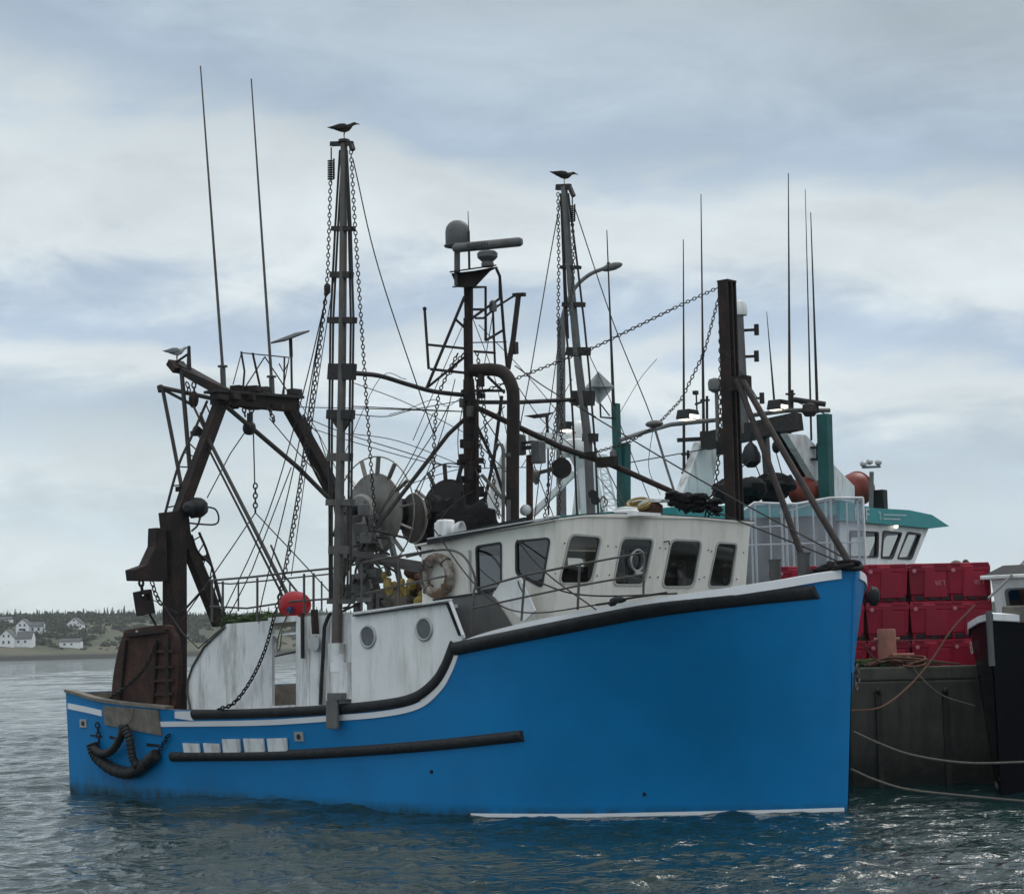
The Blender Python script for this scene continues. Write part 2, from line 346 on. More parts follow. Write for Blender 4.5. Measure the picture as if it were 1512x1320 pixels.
# ---------------------------------------------------------------- water, far shore
def water():
    rng=np.random.default_rng(5)
    ang=np.concatenate([np.linspace(-70,-19,26)[:-1],np.linspace(-19,19,460),np.linspace(19,70,26)[1:]])*math.pi/180
    rows=[9.0]
    while rows[-1]<4500: rows.append(rows[-1]*(1.0028 if rows[-1]<62 else 1.007 if rows[-1]<900 else 1.05))
    rr=np.array(rows); A_,R_=np.meshgrid(ang,rr); X=R_*np.sin(A_); Y=R_*np.cos(A_); Z=np.zeros_like(X); dX=np.zeros_like(X); dY=np.zeros_like(X)
    for i in range(110):
        lam=.26*(9./.26)**(rng.random()**1.25); th=math.radians(245)+rng.normal()*.62; k=2*math.pi/lam
        amp=.0066*lam**.52*(.5+rng.random()); ph=rng.random()*6.28
        f=np.clip((lam/(R_*np.where(R_<62,.0028,.007))-2.0)/2.5,0,1)
        q=k*(X*math.cos(th)+Y*math.sin(th))+ph
        Z+=amp*f*np.sin(q)*.55; dX+=amp*f*.5*np.cos(q)*math.cos(th); dY+=amp*f*.5*np.cos(q)*math.sin(th)
    X+=dX; Y+=dY
    nr,na=X.shape; v=np.stack([X,Y,Z],-1).reshape(-1,3)
    idx=np.arange(nr*na).reshape(nr,na); q=np.stack([idx[:-1,:-1],idx[:-1,1:],idx[1:,1:],idx[1:,:-1]],-1).reshape(-1,4)
    # plain calm water all round behind the camera
    base=len(v); ex=np.array([[-9000,-3000,-.25],[9000,-3000,-.25],[9000,9000,-.25],[-9000,9000,-.25]]); v=np.concatenate([v,ex]); q=np.concatenate([q,[[base,base+1,base+2,base+3]]])
    me=bpy.data.meshes.new('water'); me.vertices.add(len(v)); me.vertices.foreach_set('co',v.astype(np.float32).ravel())
    me.loops.add(q.size); me.loops.foreach_set('vertex_index',q.astype(np.int32).ravel()); me.polygons.add(len(q)); me.polygons.foreach_set('loop_start',np.arange(0,q.size,4,dtype=np.int32)); me.polygons.foreach_set('use_smooth',np.ones(len(q),dtype=bool)); me.update(calc_edges=True)
    m,nt,b=nmat('harbour_water'); n0=noise_n(nt,.05,3,.5,(1,2.2,1)); col=ramp(nt,n0,[(.35,(.004,.020,.021)),(.7,(.008,.032,.032))])
    nt.links.new(col,b.inputs['Base Color']); b.inputs['Roughness'].default_value=.05; b.inputs['IOR'].default_value=1.333; b.inputs['Specular IOR Level'].default_value=.5
    h1=noise_n(nt,5.0,4,.6,(1,1.5,1)); h2=noise_n(nt,1.3,4,.6,(1,1.7,1)); h3=noise_n(nt,.22,5,.65,(1,1.9,1)); ad=nt.nodes.new('ShaderNodeMath'); ad.operation='MULTIPLY_ADD'; ad.inputs[1].default_value=3.0; nt.links.new(h2,ad.inputs[0]); nt.links.new(h1,ad.inputs[2])
    ae=nt.nodes.new('ShaderNodeMath'); ae.operation='MULTIPLY_ADD'; ae.inputs[1].default_value=9.0; nt.links.new(h3,ae.inputs[0]); nt.links.new(ad.outputs[0],ae.inputs[2]); bump(nt,b,ae.outputs[0],.7,.046)
    me.materials.append(m); o=bpy.data.objects.new('water',me); COL.objects.link(o); o['kind']='structure'
water()
def land():
    def shore(x): return float(np.interp(x,[-400,-190,-150,-96,0,150,900],[600,632,690,775,860,900,980]))
    def hz(x,y):
        d=y-shore(x)
        if d<0: return max(-3,d*.08)
        h=float(np.interp(d,[0,4,12,45,80,150,240,330,600],[0,1.6,2.2,4.6,7.4,14,18.2,19.5,18]))
        return h+(mnoise.noise(Vector((x*.011,y*.011,0)))*2.2+mnoise.noise(Vector((x*.05,y*.05,3)))*.7)*min(1,d/60)
    xs=np.linspace(-520,900,180); ds=np.concatenate([np.linspace(-12,60,24),np.linspace(70,620,34)])
    m=MB(); m.grid([[(x,shore(x)+d,hz(x,shore(x)+d)) for x in xs] for d in ds])
    mt,nt,b=nmat('meadow_ground'); n1=noise_n(nt,.035,5,.6,(1,.45,1)); n2=noise_n(nt,.35,4)
    c=ramp(nt,n1,[(.36,(.030,.038,.020)),(.47,(.05,.062,.028)),(.57,(.11,.098,.056)),(.66,(.042,.052,.03))]); c2=mixc(nt,.35,c,ramp(nt,n2,[(.3,(.03,.035,.02)),(.7,(.10,.095,.06))]))
    tc=nt.nodes.new('ShaderNodeTexCoord'); sp=nt.nodes.new('ShaderNodeSeparateXYZ'); nt.links.new(tc.outputs['Object'],sp.inputs[0]); mr=nt.nodes.new('ShaderNodeMapRange'); mr.inputs[1].default_value=1.2; mr.inputs[2].default_value=2.4; nt.links.new(sp.outputs[2],mr.inputs[0])
    nt.links.new(mixc(nt,mr.outputs[0],(.022,.021,.017),c2),b.inputs['Base Color']); b.inputs['Roughness'].default_value=.95
    o=m.build('hills',mt); o['kind']='structure'
    # woods: spruces and scrub in one mass
    def merge(name,unit,faces,inst,mat):
        u=np.array(unit); f=np.array(faces); V=[];Fc=[]
        for i,(x,y,z,sx,sz,r) in enumerate(inst):
            c,s=math.cos(r),math.sin(r); v=u*[sx,sx,sz]; w=np.stack([v[:,0]*c-v[:,1]*s+x,v[:,0]*s+v[:,1]*c+y,v[:,2]+z],-1); V.append(w); Fc.append(f+len(u)*i)
        me=bpy.data.meshes.new(name); me.from_pydata(np.concatenate(V).tolist(),[],np.concatenate(Fc).tolist()); me.materials.append(mat); o=bpy.data.objects.new(name,me); COL.objects.link(o); return o
    uv=[];uf=[]; rr=random.Random(3)
    for k in range(5):                                   # spruce: five ragged skirts
        z0,z1,r0=.10+.17*k,.36+.17*k,.21*(1-.17*k); b0=len(uv); n=7
        for j in range(n): a=6.283*j/n+k; q=r0*(.65+.6*rr.random()); uv.append((math.cos(a)*q,math.sin(a)*q,z0+.05*rr.random()))
        uv.append((0,0,min(z1,1)))
        for j in range(n): uf.append((b0+j,b0+(j+1)%n,b0+n))
    bv=[];bf=[]
    for k in range(34):                                  # scrub: a ragged dome of leaf clumps
        a=rr.random()*6.283; e=rr.random(); p=Vector((math.cos(a)*math.sqrt(1-e*e),math.sin(a)*math.sqrt(1-e*e),e*.95+.05))*(.62+.38*rr.random()); b0=len(bv)
        for j in range(4):
            d=Vector((rr.gauss(0,1),rr.gauss(0,1),rr.gauss(0,1))).normalized()*.34; bv.append(tuple(p*.62+d))
        bf+= [(b0,b0+1,b0+2),(b0,b0+2,b0+3),(b0,b0+3,b0+1),(b0+1,b0+3,b0+2)]
    def leafmat(name,c): 
        mm,nt,b=nmat(name); n=noise_n(nt,.06,3); n2=noise_n(nt,.9,3); nt.links.new(mixc(nt,.5,ramp(nt,n,[(.3,sc(c,.6)),(.7,sc(c,1.5))]),ramp(nt,n2,[(.35,sc(c,.5)),(.65,sc(c,1.6))])),b.inputs['Base Color']); b.inputs['Roughness'].default_value=.95; return mm
    sprM=leafmat('spruce_needles',(.030,.042,.026)); scrM=leafmat('scrub_leaves',(.050,.058,.034))
    spr=[];scr=[]
    for i in range(5200):
        x=rr.uniform(-430,520); d=rr.uniform(120,420) if rr.random()<.55 else rr.uniform(205,330); y=shore(x)+d
        den=mnoise.noise(Vector((x*.018,y*.018,8)))
        if d<175 and den<.05: continue
        h=rr.uniform(2.2,4.2)*(1.5 if rr.random()<.10 else 1); spr.append((x,y,hz(x,y)-.4,h*.75,h,rr.random()*6))
    for i in range(7500):
        x=rr.uniform(-430,420); d=rr.uniform(12,300); y=shore(x)+d
        den=mnoise.noise(Vector((x*.022,y*.03,2)))
        if d<100 and den<-.03: continue
        h=rr.uniform(1.2,3.4) if d>40 else rr.uniform(.6,1.6); scr.append((x,y,hz(x,y)-.2,h*1.1,h,rr.random()*6))
    tag(merge('spruce_woods',uv,uf,spr,sprM),'dark spruce woods covering the far hill across the harbour','woods',kind='stuff')
    tag(merge('hillside_scrub',bv,bf,scr,scrM),'grey green scrub and bushes over the far shore below the spruces','scrub',kind='stuff')
    def on(px,py):
        for Y in np.arange(600,1200,1.):
            p=wy(px,py,Y)
            if Y>shore(p.x) and p.z<=hz(p.x,Y): return Vector((p.x,Y,hz(p.x,Y)))
        return Vector((p.x,760,8))
    roofm=paint('grey_shingles',(.10,.105,.11),.9,.2,1); wallm=M['white_clean']; winm=paint('dark_pane',(.05,.06,.07),.3,.1,1)
    def gable(m,w,d,h,rh,x=0,y=0): # a gable end towards -Y
        pts=[(x-w/2,y-d/2,0),(x+w/2,y-d/2,0),(x+w/2,y-d/2,h),(x,y-d/2,h+rh),(x-w/2,y-d/2,h)]; m.prism(pts,(0,d,0))
    def roof(m,w,d,h,rh,x=0,y=0,axis='y'):
        t=.22; o=.25
        for sx in (-1,1):
            if axis=='y': a=[(x+sx*(w/2+o),y-d/2-o,h-o*rh/(w/2)),(x,y-d/2-o,h+rh),(x,y+d/2+o,h+rh),(x+sx*(w/2+o),y+d/2+o,h-o*rh/(w/2))]
            else: a=[(x-w/2-o,y+sx*(d/2+o),h-o*rh/(d/2)),(x-w/2-o,y,h+rh),(x+w/2+o,y,h+rh),(x+w/2+o,y+sx*(d/2+o),h-o*rh/(d/2))]
            m.prism(a,(0,0,t))
    def house(px,py,label,w,d,h,rh,ell=None,wins=(),flat=False,rz=0):
        p=on(px,py); e=empty('house' if 'house' in label else 'barn' if 'barn' in label else 'shed',label,'house' if 'house' in label else 'barn' if 'barn' in label else 'shed',loc=p); e.rotation_euler.z=rz
        m=MB(); 
        if flat:
            m.box((0,0,h/2-1),(w,d,h+2))
        else: gable(m,w,d,h,rh); m.box((0,0,-1),(w,d,2.0))
        if ell: m.box((ell[0],ell[1]*0+.4,ell[3]/2-1),(ell[2],d*.7,ell[3]+2)); m.prism([(ell[0]-ell[2]/2,.4-d*.35,ell[3]),(ell[0]-ell[2]/2,.4,ell[3]+ell[4]),(ell[0]-ell[2]/2,.4+d*.35,ell[3])],(ell[2],0,0))
        m.build('wall',wallm,e,False)
        m=MB()
        if flat: roof(m,w,d,h,rh,axis='x')
        else: roof(m,w,d,h+.02,rh)
        if ell: roof(m,ell[2]-.6,d*.7,ell[3]+.02,ell[4],ell[0]+.1,.4,'x')
        m.build('roof',roofm,e,False)
        for (x,z,ww,hh) in wins: MB().box((x,-d/2-.03,z),(ww,.1,hh)).build('window',winm,e,False)
    house(13,954,'white farmhouse with gabled end and long grey roofed wing beside the shore',6,7.5,2.9,3.0,(6.0,0,6.2,2.6,2.4),((-1,1.3,.7,1.1),(1,1.3,.7,1.1),(-.9,3.6,.6,.9),(.9,3.6,.6,.9),(4.5,1.4,.8,.9),(7,1.4,.8,.9)))
    house(36,934,'tall white house with porch wing standing higher on the hill',5,6.5,3.0,2.2,(5.2,0,5.2,2.3,1.6),((-.9,2.9,.7,.9),(.9,2.9,.7,.9),(0,1.2,2.6,.8),(4,1.2,.8,1.3),(6.4,1.2,.8,1.3)))
    house(112,931,'lone white gabled barn with one small loft window among trees',5.8,7,2.7,2.4,None,((0,4.1,.7,.6),))
    house(105,956,'low white shed with a long dark roof near the water',8.0,4,2.2,1.0,None,((-2,1.2,.9,.7),(.6,1.2,.7,.7)),flat=True)
    house(9,921,'small white cottage half hidden in trees at far left',5,4,1.8,.9,None,((0,1,.8,.7),),flat=True)
    def tree(px,py,h,w,label):
        p=on(px,py); e=empty('tree',label,'tree',loc=p,group='broadleaf trees among the far houses'); MB().tube([(0,0,-.3),(.05,0,h*.35),(0,.1,h*.6)],[.18,.14,.08],6).build('trunk',M['wood'],e)
        q=MB()
        for k in range(150):
            d=Vector((rr.gauss(0,1),rr.gauss(0,1),rr.gauss(0,.8))); d=d.normalized()*(rr.random()**.4); c=Vector((d.x*w,d.y*w,h*.6+d.z*h*.42))
            c2=[c+Vector((rr.gauss(0,1),rr.gauss(0,1),rr.gauss(0,1))).normalized()*.5 for _ in range(3)]; q.strip(c2)
        q.build('crown',scrM,e,False,recalc=False)
    tree(111,936,4.6,2.2,'dark round tree in front of the lone white barn')
    tree(72,940,5.2,2.8,'broad grey green tree between the tall house and the barn')
    tree(84,934,4.6,2.2,'bushy tree just left of the lone white barn')
    tree(150,940,4.4,2.4,'dark bushy tree right of the white barn, beside the rusty trawl door')
    tree(60,946,3.2,1.8,'small tree below the tall house, beside the farmhouse wing')
land()
# ================================================================= the blue fishing boat
B=empty('fishing_boat','large blue hulled fishing boat with rusty masts and white wheelhouse in front of the pier','fishing boat',M=BF.M)
P=BF.P; LP=BF.L
UD=[0,2,4,7,9.5,10.9,11.9,12.95,13.6,14.06,14.35,14.51]; SD=[2.75,2.82,2.9,2.95,2.97,2.9,2.73,2.3,1.68,1.05,.5,.015]
UW=[0,3.5,6.8,8.6,9.9,11.3,12.4,13.55,14.25]; SW=[2.7,2.62,2.78,2.83,2.75,2.25,1.42,.58,.012]
def lin(x,a,b): return float(np.interp(x,a,b))
def smo(x,a,b):  # monotone cubic through the stations
    a=np.array(a);b=np.array(b); i=int(np.clip(np.searchsorted(a,x)-1,0,len(a)-2)); h=np.diff(a); dl=np.diff(b)/h
    def mm(j):
        if j==0: return dl[0]
        if j==len(a)-1: return dl[-1]
        return 0 if dl[j-1]*dl[j]<=0 else 2*dl[j-1]*dl[j]/(dl[j-1]+dl[j])
    t=(x-a[i])/h[i]; t=min(max(t,0),1); return float((2*t**3-3*t*t+1)*b[i]+(t**3-2*t*t+t)*h[i]*mm(i)+(-2*t**3+3*t*t)*b[i+1]+(t**3-t*t)*h[i]*mm(i+1))
def stemx(z): return 14.25+.26*max(-.3,min(1.1,z/3.3))
def rake(z): return -.05*max(0,z/1.7)
def a_of(u,z): return rake(z)*(1-u)**8+u*stemx(z)
def hsu(u,z):
    zr=lin(u*14.5,[0,7,10,14.5],[1.6,1.6,2.6,3.3]); t=max(0,min(1.05,z/zr)); w=smo(u*14.25,UW,SW); d=smo(u*14.51,UD,SD)
    if z<0: w*=max(.1,1+z*.06)
    return w+(d-w)*t**1.45
def hs(a,z): return hsu(min(1,max(0,a/stemx(z))),z)
ZT=[(0,1.70),(1.14,1.53),(2.3,1.46),(3.4,1.42),(5,1.44),(6.9,1.5),(8.0,1.58),(8.68,1.67),(9.0,1.79),(9.24,1.93),(9.45,2.11),(9.62,2.30),(9.85,2.5),(10.9,2.65),(11.9,2.80),(13.2,3.0),(14.0,3.15),(14.51,3.30)]
_st=[(lambda q:(q.x,q.z-.01))(P(x,y,2.97)) for x,y in ((560,1041),(610,1031),(640,1010),(657,985),(668,957))]
ZT=[q for q in ZT if q[0]<_st[0][0]-.25]+_st+[(_st[-1][0]+.14,2.42)]+[q for q in ZT if q[0]>_st[-1][0]+.3]
def ztop(a): return smo(a,[p[0] for p in ZT],[p[1] for p in ZT])
def hp(a,z,off=0,side=1): return Vector((a,-side*(hs(a,z)+off),z))
def deckz(a): return .75 if a<9.55 else 2.05
US=sorted(set(list(np.linspace(0,.58,22))+list(np.linspace(.58,.70,26))+list(np.linspace(.70,.86,14))+[1-.14*(1-t)**1.6 for t in np.linspace(0,1,22)]))
def hull():
    m=MB(); nz=16
    for side in (1,-1):
        rows=[]
        for u in US:
            zt=ztop(u*14.51); zs=[-.7+(zt+.7)*k/nz for k in range(nz+1)]
            rows.append([Vector((a_of(u,z),-side*hsu(u,z),z)) for z in zs])
        m.grid(rows)
        # rail top and the inside of the bulwark
        m.mi=1; inn=[]
        for u,r in zip(US,rows):
            t=r[-1]; s=max(.005,abs(t.y)-.13); di=deckz(t.x); a2=min(t.x,14.38-.0*s)
            dz_=min(di,t.z-.1); inn.append([t,Vector((a2,-side*s,t.z)),Vector((min(a2,14.2),-side*max(.003,min(s-.03,hs(t.x,dz_)-.10)),dz_))])
        m.grid(inn); m.mi=0
        if side==1: st=rows[0]
        else: sp=rows[0]
    m.grid([st,sp]); m.mi=1; m.prism([Vector((.03,-2.66,.7)),Vector((.03,2.66,.7)),Vector((.0,2.70,1.69)),Vector((.0,-2.70,1.69))],(.09,0,0)); m.mi=0
    bmesh.ops.remove_doubles(m.bm,verts=m.bm.verts,dist=.002)
    return m.build('hull',[M['hull'],M['wood']],B,ang=32)
H=hull()
def strip(name,path,width,proud,mat,prof='flat',parent=None,ext=.012):
    # a band fastened along the hull side; path in (a, z)
    m=MB(); rows=[]; pts=[Vector((a,0,z)) for a,z in path]; pts=curve(pts,n=max(18,6*len(pts)))
    K=6 if prof=='round' else 3
    for i,p in enumerate(pts):
        t=(pts[min(i+1,len(pts)-1)]-pts[max(i-1,0)]).normalized(); n=Vector((-t.z,0,t.x)); w=width if not callable(width) else width(i/(len(pts)-1)); row=[]
        for k in range(K+1):
            e=-1+2*k/K; q=p+n*(w/2*e); pr=proud*math.sqrt(max(0,1-(e*.96)**2)) if prof=='round' else proud; row.append(hp(q.x,q.z,pr+.004))
        q0=p-n*(w/2); q1=p+n*(w/2); row=[hp(q0.x,q0.z,-ext)]+row+[hp(q1.x,q1.z,-ext)]; rows.append(row)
    m.grid(rows); m.strip(rows[0]); m.strip(rows[-1][::-1]); return m.build(name,mat,parent or H,ang=45)
def HX(x,y,s=2.8):                                      # the point of the hull's own surface
    for _ in range(14): p=P(x,y,s); s=.5*s+.5*hs(p.x,p.z)
    return P(x,y,s)
def pxpath(pts): return [(lambda q:(q.x,q.z))(HX(x,y)) for x,y,s in pts]
# rubber rub rails, painted stripes
_ra=HX(1207,874).x
strip('rub_rail',pxpath([(672,958,2.97),(720,948,2.95),(800,932,2.9),(880,916,2.8),(950,903,2.6),(1020,893,2.3),(1110,883,1.7),(1160,878,1.3),(1207,874,.75)]),.185,.085,M['black_rubber'],'round')
strip('rub_rail',pxpath([(285,1055,2.9),(380,1053,2.93),(480,1048,2.95),(560,1041,2.97),(610,1031,2.97),(640,1010,2.97),(657,985,2.97),(671,950,2.97)]),.15,.05,M['black_rubber'],'round')
strip('sheer_stripe',pxpath([(238,1069,2.9),(380,1067,2.93),(480,1061,2.95),(565,1054,2.97),(618,1042,2.97),(648,1018,2.97),(664,992,2.97),(674,966,2.97)]),.085,.012,M['white_clean'])
strip('sheer_stripe',pxpath([(101,1042,2.75),(130,1048,2.77),(151,1053,2.8)]),.10,.012,M['white_clean'])
strip('fender_strip',pxpath([(254,1117,2.8),(400,1115,2.85),(520,1109,2.88),(650,1099,2.88),(773,1086,2.78)]),.155,.07,M['black_rubber'],'round')
strip('boot_stripe',[(9.8,.0),(10.5,.012),(11.5,.018),(12.5,.026),(13.4,.036),(14.22,.05)],.05,.006,M['white_clean'])
def patch(name,pts,s,mat,proud=.012,parent=None):
    rows=[[P(*pts[0],s),P(*pts[1],s)],[P(*pts[3],s),P(*pts[2],s)]]; m=MB(); n=8; g=[]
    for j in range(n+1):
        l=rows[0][0].lerp(rows[1][0],j/n); r=rows[0][1].lerp(rows[1][1],j/n); g.append([(lambda q:hp(q.x,min(q.z,ztop(q.x)),proud))(l.lerp(r,i/n)) for i in range(n+1)])
    m.grid(g); o=[g[0][i]  for i in range(n+1)]
    m.grid([[p-Vector((0,-.03,0)) for p in g[0]],g[0]]); m.grid([g[-1],[p-Vector((0,-.03,0)) for p in g[-1]]]); m.grid([[r[0]-Vector((0,-.03,0)),r[0]] for r in g]); m.grid([[r[-1],r[-1]-Vector((0,-.03,0))] for r in g])
    return m.build(name,mat,parent or H,ang=30)
patch('chafe_plate',[(152,1042),(236,1048),(236,1086),(153,1070)],2.8,M['wood'],.03)
patch('white_patch',[(259,1050),(284,1050),(284,1064),(257,1060)],2.85,M['white_clean'],.035)
for q in ([(266,1097),(290,1098),(290,1111),(266,1111)],[(297,1097),(321,1098),(321,1111),(297,1111)],[(327,1091),(354,1091),(353,1111),(326,1111)],[(360,1090),(391,1090),(391,1111),(360,1111)],[(397,1090),(427,1089),(426,1111),(397,1112)]): patch('anode_plate',q,2.82,M['white_dirty'],.045)
for (x,y,w,h) in ((118,1068,5,6),(445,1087,7,7)):
    f=patch('hawse_hole',[(x-w,y-h),(x+w,y-h),(x+w,y+h),(x-w,y+h)],2.82,M['alu'],.02); c=P(x,y,2.82); c=hp(c.x,c.z,.024)
    q=MB(); q.lathe([(.042,-.02),(.042,.006)],c,(0,-1,0),12); q.build('opening',M['black'],f)
for (x,y) in ((640,1139),(876,1181)):
    c=P(x,y,2.8); c=hp(c.x,c.z,.0); MB().lathe([(.03,-.05),(.03,.01)],c,(0,-1,-.1),10).build('drain_hole',M['black'],H)
for pts in ([(130,1084),(147,1086),(147,1089),(130,1087)],[(158,1086),(176,1090),(175,1094),(158,1090)],[(212,1097),(231,1099),(231,1103),(212,1102)]): patch('scupper_slot',pts,2.78,M['black'],.008)
# cap rails: white forward, weathered timber aft
def caprail(name,a0,a1,mat,w=.17,h=.06,n=40,zo=0,out=.035):
    m=MB(); rows=[]
    for i in range(n+1):
        a=a0+(a1-a0)*i/n; z=ztop(a)+.004+zo; s=hs(a,ztop(a)); 
        t=(hp(min(a+.05,14.5),ztop(a))-hp(a-.05,ztop(a))); nn=Vector((t.y,-t.x,0)).normalized()*-1
        if nn.y>0: nn=-nn
        c=hp(a,ztop(a)); o=c+nn*out; i_=c-nn*(w-out)
        if i_.y>-.01: i_.y=-.01
        rows.append([Vector((o.x,o.y,z)),Vector((o.x,o.y,z+h)),Vector((i_.x,i_.y,z+h)),Vector((i_.x,i_.y,z))])
    m.grid([r+[r[0]] for r in rows]); m.strip(rows[0]); m.strip(rows[-1]); m.build(name,mat,H,ang=40)
    m=MB(); rows=[[Vector((v.x,-v.y,v.z)) for v in r] for r in rows]
    m.grid([r+[r[0]] for r in rows]); m.strip(rows[0]); m.strip(rows[-1]); return m.build(name,mat,H,ang=40)
caprail('cap_rail',9.93,14.44,M['white_clean'],h=.115,zo=-.11,out=.012)
caprail('cap_rail',-.05,2.95,M['wood'],h=.05)
# port side of the stem head, fairlead
MB().tube([Vector((stemx(z)+.005,0,z)) for z in (3.28,2.8,2.3,1.9)],.028,6).build('stem_band',M['hull'],H)
q=MB(); q.ell(Vector((14.0,1.30,2.95)),(.09,.09,.14),10,8,bump=.3); q.build('fairlead',M['black_rubber'],H)
# decks
def deck(name,us,z,mat,ins=.1):
    m=MB(); m.grid([[Vector((a,-(hs(a,z)-ins),z)),Vector((a,0,z+.03)),Vector((a,hs(a,z)-ins,z))] for a in us]); return m.build(name,mat,B,ang=60)
deck('main_deck',np.linspace(.02,9.56,20),.75,M['wood']); deck('foredeck',np.linspace(9.5,14.2,16),2.05,M['grey'],.12)
m=MB(); m.prism([(9.55,-2.8,.7),(9.55,2.8,.7),(9.55,2.8,2.06),(9.55,-2.8,2.06)],(.06,0,0)); m.build('deck_step',M['white_dirty'],B)
# ---------------------------------------------------------------- starboard weather walls under the shelter deck
def plate(name,pts,s,th,mat,parent=B,mat2=None,bevel=0,smoothpts=False):
    q=[P(x,y,s) for x,y in pts]
    if smoothpts: q=curve(q+[q[0]],n=len(q)*4)[:-1]
    return MB().prism(q,(0,th,0)).build(name,mat,parent,ang=30,bevel=bevel)
plate('weather_wall',[(276,1047),(276,1012),(283,985),(300,956),(331,926),(334,921),(398,916),(398,1048)],2.78,.05,M['white_dirty'])
MB().tube(LP([(281,1047,2.80),(276,1022,2.80),(277,1005,2.80),(284,984,2.80),(301,955,2.80),(332,925,2.80)]),.018,6).build('edge_pipe',M['galv'],B)
door=MB(); door.bar(P(401,1048,2.80),P(401,917,2.80),.06,.08); door.bar(P(398,916,2.8),P(438,913,2.8),.06,.09); door.bar(P(401,1045,2.8),P(437,1043,2.8),.05,.06); door.bar(P(401,938,2.8),P(437,935,2.8),.04,.03)
door.build('door_frame',M['white_dirty'],B,False)
pl=MB()
for x0,x1 in ((437,447),(447.6,457),(457.6,471),(471.6,486),(486.6,501),(501.6,520)): pl.prism([P(x0,1043-(x0-437)*.04,2.80),P(x1,1043-(x1-437)*.04,2.80),P(x1,911-(x1-437)*.07,2.80),P(x0,911-(x0-437)*.07,2.80)],(0,.04,0))
pl.build('plank_wall',M['white_dirty'],B,False)
MB().bar(P(447,972,2.85),P(446.5,905,2.85),.055,.03,(1,0,0)).build('guide_bar',M['steel'],B)
MB().tube(LP([(473,1040,2.87),(479,925,2.87),(484,912,2.87),(488,905,2.87)]),.03,7).build('drain_pipe',M['steel'],B)
g=MB(); g.lathe([(.0,0),(.115,.0),(.125,.02),(.12,.04),(0,.045)],P(466,950,2.86),(0,-1,0),20); g.build('flood_lamp',M['alu'],B)
MB().bar(P(466,936,2.9),P(464,900,2.9),.10,.06,(1,0,0)).build('lamp_bracket',M['rust_dark'],B)
S2=plate('bulwark_panel',[(519,908),(664,887),(684,941),(676,955),(668,985),(650,1014),(622,1034),(560,1042),(519,1045)],2.93,.05,M['white'])
for pts,w,mt in (([(522,909),(659,890)],.045,'black'),([(660,890),(679,938)],.045,'black'),([(665,888),(684,938)],.05,'white_clean'),([(522,905),(666,885)],.05,'white_clean')):
    MB().bar(P(*pts[0],2.965),P(*pts[1],2.965),w,.02,(0,0,1)).build('panel_trim',M[mt],S2,False)
for x,y in ((543.5,940),(626.5,929)):
    c=P(x,y,2.935); f=MB().torus(c,(0,1,0),.155,.022,28,8).build('porthole',M['alu'],S2); MB().lathe([(.15,0),(.15,.008)],c,(0,-1,0),24).build('porthole_glass',M['lens'] if 0 else paint('porthole_pane',(.10,.11,.12),.15,.2,5),f)
# shelter deck over the working deck
def at_z(x,y,z): return BF.Z(x,y,z)
sd_=MB(); sd_.prism([Vector((4.5,-2.76,2.745)),Vector((9.2,-2.76,2.93)),Vector((9.2,2.4,2.93)),Vector((4.5,2.4,2.745))],(0,0,.05)); sd_.build('shelter_deck',M['white_dirty'],B,False)
for a,s in ((4.2,-2.3),(6.6,-2.5),(9.1,-2.4)): MB().bar((a,-s,.75),(a,-s,2.75+.04*(a-4.2)),.09,.09).build('deck_post',M['grey'],B,False)
MB().prism([(8.9,-2.7,.75),(8.9,2.4,.75),(8.9,2.4,2.92),(8.9,-2.7,2.92)],(.05,0,0)).build('bulkhead',M['white_dirty'],B,False)
# ---------------------------------------------------------------- wheelhouse
WS=2.3
WH=pivot('wheelhouse',B)
c0=P(822,862,WS); c1=P(827,768,WS); kx=(c1.x-c0.x)/(c1.z-c0.z)
fn=Vector((1,0,-kx)).normalized()
def FW(px,py): return BF.PL(px,py,c0,fn)
def wall_with_holes(name,outer,holes,th,mat):
    m=MB(); 
    def loop(pts):
        vs=[m.bm.verts.new(p) for p in pts]; return [m.bm.edges.new((vs[i],vs[(i+1)%len(vs)])) for i in range(len(vs))]
    ed=loop(outer)
    for h in holes: ed+=loop(h)
    r=bmesh.ops.triangle_fill(m.bm,use_beauty=True,use_dissolve=False,edges=ed)
    fs=[f for f in m.bm.faces]; ex=bmesh.ops.extrude_face_region(m.bm,geom=fs); bmesh.ops.translate(m.bm,verts=[v for v in ex['geom'] if isinstance(v,bmesh.types.BMVert)],vec=th)
    return m.build(name,mat,WH,False)
def rr4(c,r=.16,n=4):
    # four corners -> rounded outline
    out=[]; c=[Vector(p) for p in c]
    for i in range(4):
        p0,p1,p2=c[i-1],c[i],c[(i+1)%4]; e=min((p0-p1).length,(p2-p1).length)*r; a=p1+(p0-p1).normalized()*e; b=p1+(p2-p1).normalized()*e
        for k in range(n+1): t=k/n; out.append(a*(1-t)**2+p1*2*t*(1-t)+b*t*t)
    return out
fwin=[[(842,789),(888,793),(873,861),(825,861)],[(918,794),(965,796),(951,863),(905,863)],[(991,797),(1036,799),(1024,866),(977,866)],[(1059,801),(1088,803),(1079,866),(1045,866)]]
fh=[rr4([FW(*p) for p in w]) for w in fwin]
zb=2.05; fo=[Vector((c0.x+kx*(zb-c0.z),-WS,zb)),Vector((c1.x,-WS,c1.z)),]
rt=FW(1108,773); fo=[Vector((c0.x+kx*(zb-c0.z),-WS,zb)),Vector((c1.x-.01,-WS-.04,c1.z)),]+[FW(x,y) for x,y in ((860,764),(900,762),(960,763),(1030,767))]+[rt,Vector((c0.x+kx*(zb-c0.z),-rt.y*0+2.2,zb))]
wall_with_holes('front_wall',fo,fh,Vector((-.05,0,0)),M['cream'])
PS=-rt.y                                                # port side of the house (negative starboard distance)
